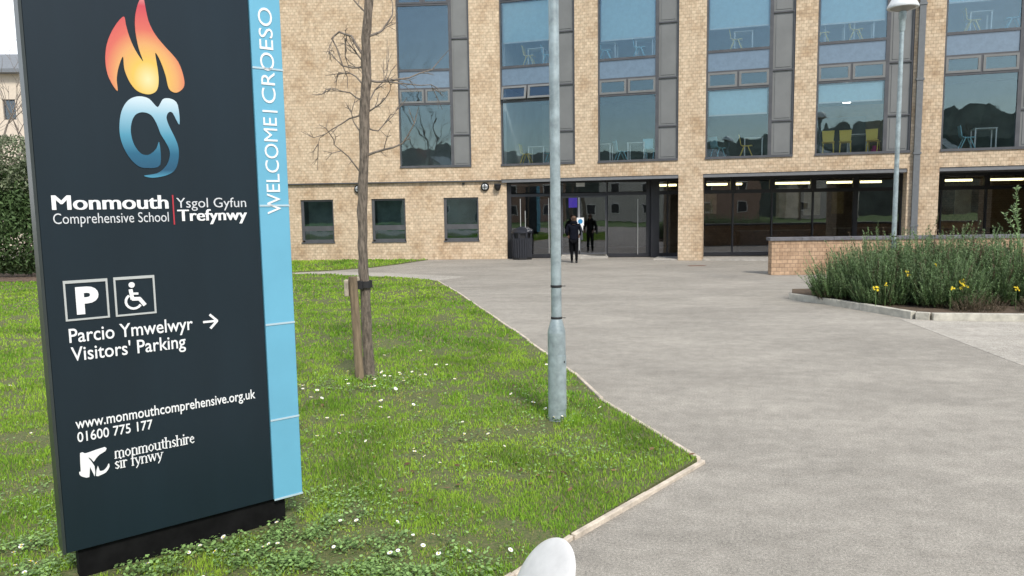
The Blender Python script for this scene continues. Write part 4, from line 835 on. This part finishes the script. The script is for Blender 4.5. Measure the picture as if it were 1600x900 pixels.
for i, (x, y, s_, lab) in enumerate(RB_):
    if i < 3:
        v, t, c = protos[i]; o = np_obj('rosemary_bush', v, t, LEAFM, c); pm.append(o)
    else: o = pm[i % 3].copy(); COL.objects.link(o)
    o.location = (x + .18, y + .05, .08); o.scale = (s_ * 1.08, s_ * 1.0, s_ * .96); o.rotation_euler = (0, 0, i * 1.7); tag(o, lab, 'shrub', 'rosemary bushes in the kerbed bed')
for i, (x, y, s_, lab) in enumerate(((8.25, 13.15, .55, 'brown dry stalk clump at the kerb, left of the green gap'), (9.35, 12.95, .6, 'brown dry stalk clump at the kerb, right of the green gap'), (10.4, 12.85, .55, 'brown dry stalk clump at the right edge of the photo'))):
    v, t, c = shoots(60 + i, 170, .7, .42, .35, .75, .5, 26, .05, (.17, .125, .085), .6); o = np_obj('dry_stalks', v * s_ * np.array([1.2, 1, 1.0]), t, LEAFM, c, loc=(x, y, .09)); tag(o, lab, 'dead plant', 'dry stalk clumps along the kerb')
def blossom(seed):
    r = random.Random(seed); b = MB()
    for _ in range(6):
        c = Vector((r.uniform(-.07, .07), r.uniform(-.07, .07), r.uniform(-.07, .08)))
        for k in range(5):
            a_ = 1.257 * k + r.random(); d = Vector((math.cos(a_), math.sin(a_) * .6, math.sin(a_) * .8)) * .03; s2 = d.cross(Vector((0, 1, .3))).normalized() * .013
            b.add([c, c + d * .6 + s2, c + d, c + d * .6 - s2], [(0, 1, 2, 3)])
    return b
for i, (x, y, z, s_, lab) in enumerate(((6.74, 13.75, 0.43, 0.80, 'yellow blossom cluster lowest and furthest left in the rosemary'), (7.46, 14.00, 0.70, 0.70, 'yellow blossom cluster in the middle bushes, above and right of the lowest'), (8.07, 14.20, 0.84, 0.60, 'small yellow blossom cluster highest in the bushes below the lamp post'), (8.07, 13.30, 0.49, 1.00, 'largest yellow blossom cluster between the dry stalks'), (7.86, 13.30, 0.48, 0.60, 'small yellow blossom cluster left of the largest one'), (8.07, 13.35, 0.60, 0.60, 'yellow blossom cluster just above the largest one'), (8.97, 13.20, 0.47, 0.60, 'yellow blossom cluster near the right edge of the photo'), (6.99, 13.90, 0.52, 0.45, 'faint yellow blossom just right above the leftmost one'))):
    b = blossom(i); b.v = [tuple(Vector(p) * s_) for p in b.v]; r_ = empty('yellow_blossom', (x, y, z), 0, label=lab, cat='flower', group='yellow blossoms in the rosemary bed'); b.build('petals', FLY, r_)
    MB().tube([(0, .02, -z + .1), (0, .03, -.02)], .006, 5).build('stem', mat('stem_green', (.10, .17, .05), .8) if i == 0 else bpy.data.materials['stem_green'], r_)
for i, (pts_, lab) in enumerate((([(9.78, 14.3, .08), (9.78, 14.3, .97), (9.65, 14.3, 1.55), (9.52, 14.3, 1.92)], 'tall leafy shoot leaning left above the rosemary at the right edge'), ([(9.62, 14.1, .08), (9.6, 14.1, 1.1), (9.48, 14.1, 1.45), (9.25, 14.1, 1.80)], 'leafy shoot leaning furthest left above the rosemary'), ([(9.85, 14.5, .08), (9.8, 14.5, 1.5), (9.74, 14.5, 2.0), (9.72, 14.5, 2.3)], 'tallest upright leafy shoot at the right edge of the photo'))):
    r_ = empty('leafy_shoot', pts_[0], 0, label=lab, cat='plant', group='leafy shoots above the rosemary'); P0 = Vector(pts_[0]); pp = [Vector(p) - P0 for p in pts_]
    MB().tube(pp, [.012, .010, .008, .004], 6).build('stem', bpy.data.materials['stem_green'], r_)
    b = MB(); r2 = random.Random(i)
    for k in range(60):
        t = r2.uniform(1.3, 2.99); j = int(t); p = pp[j].lerp(pp[min(j + 1, 3)], t - j); d = Vector((r2.uniform(-1, 1), r2.uniform(-1, 1), r2.uniform(0, 1.2))).normalized(); s2 = d.orthogonal().normalized() * .016; l_ = r2.uniform(.05, .10)
        b.add([p, p + d * l_ * .5 + s2, p + d * l_, p + d * l_ * .5 - s2], [(0, 1, 2, 3)])
    b.build('leaves', mat('shoot_leaf_%d' % i, (.16, .24, .10), .6, var=.3), r_)

# daisies
dm = MB()
for k in range(11):
    a_ = 2 * math.pi * k / 11; d = Vector((math.cos(a_), math.sin(a_), .25)); s2 = Vector((-math.sin(a_), math.cos(a_), 0)) * .0036
    dm.add([d * .003, d * .009 + s2, d * .0135 + s2 * .6, d * .0135 - s2 * .6, d * .009 - s2], [(0, 1, 2, 3, 4)])
d0 = dm.build('daisy', FLW); d0.data.materials.append(FLY)
bm = bmesh.new(); bm.from_mesh(d0.data); r_ = bmesh.ops.create_uvsphere(bm, u_segments=8, v_segments=5, radius=.0048, matrix=Matrix.Translation((0, 0, .003)) @ Matrix.Diagonal((1, 1, .6, 1)))
for f in {f for v in r_['verts'] for f in v.link_faces}: f.material_index = 1
bm.to_mesh(d0.data); bm.free()
dst = [(-1.55, 4.35, .30, .16, 13), (-2.3, 3.7, .35, .12, 9), (-2.85, 4.15, .2, .25, 8), (-.6, 4.25, .35, .15, 6), (-1.35, 8.6, .30, .22, 16), (-2.2, 8.5, .25, .3, 6), (-.8, 7.3, .5, .5, 9), (-1.6, 7.2, .3, .5, 6), (-1.2, 10.5, 1., 1.2, 12), (-.2, 6.2, .5, .4, 6), (.42, 6.88, .04, .02, 2), (-4.2, 8.0, .8, 1.2, 10), (-3.3, 5.6, .3, .5, 5), (.3, 8.6, .3, .6, 4)]
first = True
for cx, cy, sx, sy, n_ in dst:
    for _ in range(int(n_ * 1.8)):
        x, y = rt_.gauss(cx, sx), rt_.gauss(cy, sy)
        if not inside(LAWN, np.array([x]), np.array([y]))[0] or not off_plinth(np.array([x]), np.array([y]), .08)[0]: continue
        if first: o = d0; first = False
        else: o = d0.copy(); COL.objects.link(o)
        k = rt_.uniform(.8, 1.25) * (1.0 if y < 7 else 1.35); o.scale = (k, k, k); o.location = (x, y, .028 + rt_.uniform(.035, .065)); o.rotation_euler = (rt_.uniform(-.1, .7), rt_.uniform(-.3, .3), rt_.uniform(0, 6)); tag(o, 'small white daisy with yellow centre flowering in the lawn', 'flower', 'daisies in the lawn')

# ------------------------------------------------------------------ background at the left
def leafmass(seed, n, blobs, size, col):
    r = np.random.default_rng(seed); V = []; C = []
    for cx, cy, cz, rx, ry, rz, wgt in blobs:
        m = int(n * wgt); u = r.normal(size=(m, 3)); u /= np.linalg.norm(u, axis=1)[:, None]; rad = r.uniform(.55, 1.04, m) ** .5
        p = np.array([cx, cy, cz]) + u * rad[:, None] * np.array([rx, ry, rz]); p = p[p[:, 2] > .15]; m = len(p)
        d = r.normal(size=(m, 3)); d[:, 2] -= .4; d /= np.linalg.norm(d, axis=1)[:, None]; s = np.cross(d, r.normal(size=(m, 3))); s /= np.linalg.norm(s, axis=1)[:, None]
        ln = size * r.uniform(.6, 1.3, m)[:, None]; V.append(np.stack([p - d * ln, p + s * ln * .38, p + d * ln, p - s * ln * .38], 1).reshape(-1, 3))
        C.append(np.repeat(np.array(col) * r.uniform(.5, 1.6, m)[:, None], 4, 0))
    V = np.concatenate(V); C = np.concatenate(C); i = np.arange(len(V) // 4)[:, None] * 4; T = np.concatenate([i + [0, 1, 2], i + [0, 2, 3]])
    return V, T, C
hg = empty('laurel_hedge', (-16, 24.3, 0), 0, label='tall dark green laurel hedge at the left edge of the photo', cat='hedge')
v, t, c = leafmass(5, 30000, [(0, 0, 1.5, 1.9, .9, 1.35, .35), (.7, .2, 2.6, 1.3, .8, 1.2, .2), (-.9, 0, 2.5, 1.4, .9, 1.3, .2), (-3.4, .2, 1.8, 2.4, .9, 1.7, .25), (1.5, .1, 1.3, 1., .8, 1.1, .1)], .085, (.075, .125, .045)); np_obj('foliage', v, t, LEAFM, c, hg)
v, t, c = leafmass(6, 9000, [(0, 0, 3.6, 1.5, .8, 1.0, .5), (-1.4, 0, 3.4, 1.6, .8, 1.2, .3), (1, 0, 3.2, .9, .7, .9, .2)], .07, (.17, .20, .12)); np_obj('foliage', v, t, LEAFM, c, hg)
for x in (-3.5, -2.2, -.8, .3, 1.4): MB().tube([(x, 0, -.1), (x + .1, .05, .8), (x - .1, 0, 1.8)], [.07, .06, .03], 7).build('stem', TWIG, hg)
def bare_tree(name, loc, h, seed, label, r0=.14, group=None):
    r = random.Random(seed); o = empty(name, loc, r.random() * 6, label=label, cat='tree', group=group); tb = MB(); cb = MB()
    def grow(p, d, L_, rad, lv, b):
        n_ = 4; pts = [p]; rs = [rad]
        for k in range(n_):
            d = (d + Vector((r.gauss(0, .12), r.gauss(0, .12), r.gauss(.05, .07)))).normalized(); pts.append(pts[-1] + d * L_ / n_); rs.append(rad * (1 - .55 * (k + 1) / n_))
        b.tube(pts, rs, 7 if lv < 2 else 4, cap=False)
        if lv >= 4: return
        for k in range(4 if lv < 3 else 3):
            j = r.randrange(1 if lv else 2, n_ + 1); a_ = r.uniform(0, 6.28); sp = r.uniform(.4, .9)
            grow(pts[j], (d + Vector((math.cos(a_), math.sin(a_), .15)) * sp).normalized(), L_ * r.uniform(.5, .72), max(rs[j] * .65, .008), lv + 1, cb)
    grow(Vector((0, 0, -.1)), Vector((0, 0, 1)), h * .42, r0, 0, tb); tb.build('trunk', BARK, o); cb.build('crown', TWIG, o); return o
bare_tree('bare_tree', (-18.3, 26.6, 0), 12.5, 3, 'bare twiggy tree in front of the cream house at the left edge')
bare_tree('bare_tree', (-17.0, 30., 0), 9, 8, 'smaller bare tree behind the laurel hedge at the left edge', .09)
hs = empty('cream_house', (-30, 42, 0), R(3), label='cream rendered house with grey roof behind the hedge', cat='house')
weld(wall_mesh(-8, 5.5, -.2, 9.75, 0, .3, [(2.12, 2.8, 7.28, 8.38), (-3, -1.8, 7.1, 8.4), (-3, -1.8, 3, 4.4), (1.8, 3.0, 3, 4.4)]).build('front_wall', CREAM, hs)); MB().box(-8, -7.7, .3, 9, -.2, 9.75).box(5.2, 5.5, .3, 9, -.2, 9.75).box(-8, 5.5, 9, 9.3, -.2, 9.75).build('wall', CREAM, hs)
MB().add([(-8.5, -.5, 9.75), (6, -.5, 9.75), (6, 9.8, 9.75), (-8.5, 9.8, 9.75), (-5, 4, 11.6), (2.5, 4, 11.6), (-8.5, -.5, 9.95), (6, -.5, 9.95), (6, 9.8, 9.95), (-8.5, 9.8, 9.95)], [(0, 3, 2, 1), (0, 1, 7, 6), (1, 2, 8, 7), (2, 3, 9, 8), (3, 0, 6, 9), (6, 7, 5, 4), (7, 8, 5), (8, 9, 4, 5), (9, 6, 4)]).build('roof', ROOFG, hs)
for a_, b_, z0, z1 in ((2.12, 2.8, 7.28, 8.38), (-3, -1.8, 7.1, 8.4), (-3, -1.8, 3, 4.4), (1.8, 3.0, 3, 4.4)):
    f = MB().box(a_, a_ + .06, .1, .16, z0, z1).box(b_ - .06, b_, .1, .16, z0, z1).box(a_ + .06, b_ - .06, .1, .16, z0, z0 + .06).box(a_ + .06, b_ - .06, .1, .16, z1 - .06, z1).build('window', FRAME, hs)
    MB().box(a_ + .06, b_ - .06, .12, .13, z0 + .06, z1 - .06).build('pane', GLASSG, f); MB().box(a_ + .01, b_ - .01, .6, .65, z0, z1).build('curtain', ROOMD, f)

# ------------------------------------------------------------------ the street behind the camera, seen only in the glass
g = MB(); g.box(-60, 60, -60, -14.2, -.2, .02); tag(g.build('field', mat('field_grass', (.075, .14, .025), 1, var=.3, vscale=.3)), kind='structure')
hx = np.linspace(-130, 130, 420); hv = []; hf = []
for i, x in enumerate(hx):
    h = 13.5 + 4.5 * mnoise.noise((x * .03, 1.3, 0)) + 2.2 * mnoise.noise((x * .13, 4.1, 0)) + 1.2 * mnoise.noise((x * .5, 2, 0)) + .5 * mnoise.noise((x * 1.3, 5, 0)) + .5 * abs(mnoise.noise((x * 3.1, 7, 0))); hv += [(x, -66, -.2), (x, -72, h * .7), (x, -82, h), (x, -110, h * .8), (x, -130, -.2)]
for i in range(len(hx) - 1):
    for k in range(4): hf.append((5 * i + k, 5 * i + k + 1, 5 * i + 6 + k, 5 * i + 5 + k))
tag(MB().add(hv, hf).build('added_skyline', mat('hazed_skyline', (.06, .075, .06), 1, var=.5, vscale=.3)), kind='structure')  # skyline added to darken the mirrored lower panes; colour softened like haze
def street_house(loc, rz, wd, h, rh, col, label):
    o = empty('street_house', loc, rz, label=label, cat='house', group='houses across the street')
    m1 = mat('render_' + label[:6], col, .9, var=.1)
    MB().add([(-wd / 2, 0, 0), (wd / 2, 0, 0), (wd / 2, 0, h), (0, 0, h + rh), (-wd / 2, 0, h), (-wd / 2, 8, 0), (wd / 2, 8, 0), (wd / 2, 8, h), (0, 8, h + rh), (-wd / 2, 8, h)], [(0, 4, 3, 2, 1), (5, 6, 7, 8, 9), (0, 1, 6, 5), (1, 2, 7, 6), (4, 0, 5, 9)]).build('wall', m1, o)
    s = rh / (wd / 2); e_ = .4
    for sg_ in (-1, 1):
        vs = [(0, -.3, h + rh + .02), (sg_ * (wd / 2 + e_), -.3, h - s * e_ + .02), (sg_ * (wd / 2 + e_), 8.3, h - s * e_ + .02), (0, 8.3, h + rh + .02)]
        MB().add(vs + [(x, y, z + .18) for x, y, z in vs], [(0, 1, 2, 3), (7, 6, 5, 4), (0, 4, 5, 1), (1, 5, 6, 2), (2, 6, 7, 3), (3, 7, 4, 0)]).build('roof', ROOFG, o)
    for x in (-wd * .25, wd * .25):
        for z in (1.0, 3.6): 
            f = MB().box(x - .6, x + .6, -.05, .04, z, z + 1.3).build('window', WPLAST, o); MB().box(x - .5, x + .5, -.07, -.051, z + .1, z + 1.2).build('pane', DARK, f)
    MB().box(wd * .2, wd * .2 + .7, 3, 3.8, h + rh * .4, h + rh + 1.1).build('chimney', mat('chimney_brick', (.25, .13, .09), .9), o)
for k, (x, y, wd, h, rh, c_) in enumerate(((-20, -36, 8, 5.5, 3.4, (.5, .48, .43)), (-7, -38, 9, 5.6, 3.6, (.30, .20, .15)), (6, -37, 8, 5.4, 3.5, (.52, .5, .46)), (18, -40, 9, 5.8, 3.8, (.33, .22, .17)), (31, -44, 9, 5.6, 3.6, (.5, .47, .42)))):
    street_house((x, y, 0), math.pi + [.1, -.05, .08, -.12, .1][k], wd, h, rh, c_, ['pale gabled house mirrored in the far left glass', 'brown brick gabled house mirrored left of the doors', 'white gabled house mirrored in the entrance doors', 'red brown gabled house mirrored right of the pillar', 'cream gabled house mirrored in the far right glass'][k])
for k, (x, y) in enumerate(((-16, -27), (-1, -28), (12, -26), (25, -30))):
    bare_tree('street_tree', (x, y, 0), (24, 13, 13, 15)[k], 40 + k, ['bare street tree mirrored at the far left', 'bare street tree mirrored beside the doors', 'bare street tree mirrored by the pillar', 'bare street tree mirrored at the far right'][k], .26, 'bare trees across the street')

# ------------------------------------------------------------------ the person walking to the doors
def skin_obj(name, nodes, edges, m, parent, sub=2):
    me = bpy.data.meshes.new(name); me.from_pydata([n_[:3] for n_ in nodes], edges, []); o = bpy.data.objects.new(name, me); COL.objects.link(o)
    md = o.modifiers.new('s', 'SKIN'); md.use_smooth_shade = True; o.modifiers.new('d', 'SUBSURF').levels = sub
    for i, n_ in enumerate(nodes):
        sv_ = me.skin_vertices[0].data[i]; sv_.radius = n_[3] if isinstance(n_[3], tuple) else (n_[3], n_[3])
    me.skin_vertices[0].data[0].use_root = True
    dg = bpy.context.evaluated_depsgraph_get(); dg.update(); m2 = bpy.data.meshes.new_from_object(o.evaluated_get(dg)); bpy.data.objects.remove(o)
    m2.materials.clear(); m2.materials.append(m)
    for p in m2.polygons: p.use_smooth = True
    o2 = bpy.data.objects.new(name, m2); COL.objects.link(o2); o2.parent = parent; return o2
pr = empty('person', (2.272, 27.176, 0), R(-4), label='person in dark hooded coat and black trousers walking to the entrance doors', cat='person')
nodes = [(0, 0, .92, (.13, .10)), (0, .0, 1.08, (.115, .085)), (0, -.005, 1.25, (.14, .095)), (0, -.01, 1.37, (.12, .085)), (0, 0, 1.45, .052), (0, .015, 1.505, .055), (0, .02, 1.56, (.075, .088)), (0, .015, 1.635, (.073, .09)),
  (-.17, -.01, 1.37, .055), (-.25, -.02, 1.13, .042), (-.20, .16, .98, .032), (.17, -.01, 1.37, .055), (.25, -.02, 1.13, .042), (.20, .16, .99, .032),
  (-.085, .01, .86, .085), (-.085, .05, .48, .055), (-.075, .06, .10, .036), (-.08, .16, .035, .034), (.085, .0, .86, .085), (.09, -.0, .48, .055), (.085, -.06, .10, .036), (.09, .05, .035, .034)]
edges = [(0, 1), (1, 2), (2, 3), (3, 4), (4, 5), (5, 6), (6, 7), (3, 8), (8, 9), (9, 10), (3, 11), (11, 12), (12, 13), (0, 14), (14, 15), (15, 16), (16, 17), (0, 18), (18, 19), (19, 20), (20, 21)]
for s_, wi in ((-1, 10), (1, 13)):      # palms with thumb and four bent fingers, curled round coat pockets
    w_ = Vector(nodes[wi][:3]); nodes.append((w_.x - s_ * .02, w_.y + .075, w_.z - .035, (.026, .018))); pi_ = len(nodes) - 1; edges.append((wi, pi_))
    for k in range(4):
        L_ = (.062, .07, .066, .05)[k]; x0 = w_.x - s_ * (.04 - k * .016); nodes.append((x0, w_.y + .11, w_.z - .045, .0088)); a0 = len(nodes) - 1; edges.append((pi_, a0))
        nodes.append((x0 - s_ * .004, w_.y + .11 + L_ * .55, w_.z - .07, .008)); edges.append((a0, a0 + 1)); nodes.append((x0 - s_ * .006, w_.y + .11 + L_ * .6, w_.z - .07 - L_ * .45, .007)); edges.append((a0 + 1, a0 + 2))
    nodes.append((w_.x - s_ * .05, w_.y + .06, w_.z - .02, .010)); a0 = len(nodes) - 1; edges.append((wi, a0)); nodes.append((w_.x - s_ * .065, w_.y + .10, w_.z - .04, .009)); edges.append((a0, a0 + 1))
skin_obj('body', nodes, edges, SKIN, pr)
cn = [(0, 0, .80, (.185, .145)), (0, 0, .92, (.18, .14)), (0, 0, 1.08, (.165, .125)), (0, -.005, 1.25, (.185, .135)), (0, -.01, 1.37, (.15, .115)), (0, -.005, 1.445, (.085, .085)),
  (-.185, -.01, 1.355, .082), (-.275, -.02, 1.13, .068), (-.225, .13, 1.0, .054), (.185, -.01, 1.355, .082), (.275, -.02, 1.13, .068), (.225, .13, 1.01, .054)]
ct = skin_obj('coat', cn, [(0, 1), (1, 2), (2, 3), (3, 4), (4, 5), (4, 6), (6, 7), (7, 8), (4, 9), (9, 10), (10, 11)], COAT, pr)
b = MB(); b.lathe([(.07, 0), (.115, .0), (.135, .04), (.13, .085), (.10, .11), (.085, .10)], 18); b.v = [(x, y * .95 - .045, z * 1.05 + 1.40 + (-y) * .15) for x, y, z in b.v]; b.build('hood', COAT, ct)
tn = [(0, 0, .88, (.145, .115)), (-.085, .01, .80, .092), (-.085, .05, .48, .066), (-.076, .06, .07, .05), (.085, .0, .80, .092), (.09, 0, .48, .066), (.086, -.06, .07, .05)]
skin_obj('trousers', tn, [(0, 1), (1, 2), (2, 3), (0, 4), (4, 5), (5, 6)], TROUS, pr)
for x, y in ((-.078, .06), (.088, -.06)): skin_obj('shoe', [(x, y - .03, .05, .054), (x, y + .06, .05, .054), (x, y + .14, .042, .046)], [(0, 1), (1, 2)], BLACK, pr)
b = MB(); b.lathe([(.02, -.10), (.070, -.09), (.090, -.03), (.094, .03), (.08, .075), (.045, .10), (.0, .106)], 20); b.v = [(x * .93, y * 1.08 - .006, z + 1.605) for x, y, z in b.v if True]; hr = b.build('hair', HAIR, pr)
b = MB(); b.lathe([(.0, -.045), (.03, -.035), (.045, 0), (.03, .035), (.0, .045)], 12, c=(0, -.105, 1.64)); b.build('hair_bun', HAIR, hr)
for s_ in (-1, 1):
    b = MB(); b.lathe([(.004, -.03), (.016, -.022), (.022, 0), (.018, .02), (.004, .03)], 8); b.v = [(x * .45 + s_ * .083, y + .02, z + 1.585) for x, y, z in b.v]; b.build('ear', SKIN, pr)
bag = empty('shoulder_bag', (2.272 + .27, 27.10, 0), R(-4), label='dark grey shoulder bag hanging at the right side of the person', cat='bag')
b = MB(); b.add([(-.03, -.13, .84), (.05, -.13, .84), (.05, .13, .84), (-.03, .13, .84), (-.02, -.11, 1.12), (.035, -.11, 1.12), (.035, .11, 1.12), (-.02, .11, 1.12)], [(0, 3, 2, 1), (4, 5, 6, 7), (0, 1, 5, 4), (1, 2, 6, 5), (2, 3, 7, 6), (3, 0, 4, 7)]); b.build('bag_body', BAGM, bag, bevel=.02)
MB().tube([(0, -.09, 1.11), (-.02, -.08, 1.28), (-.07, -.06, 1.43), (-.08, .04, 1.445), (-.02, .08, 1.28), (.0, .09, 1.11)], .011, 6).build('strap', BAGM, bag)
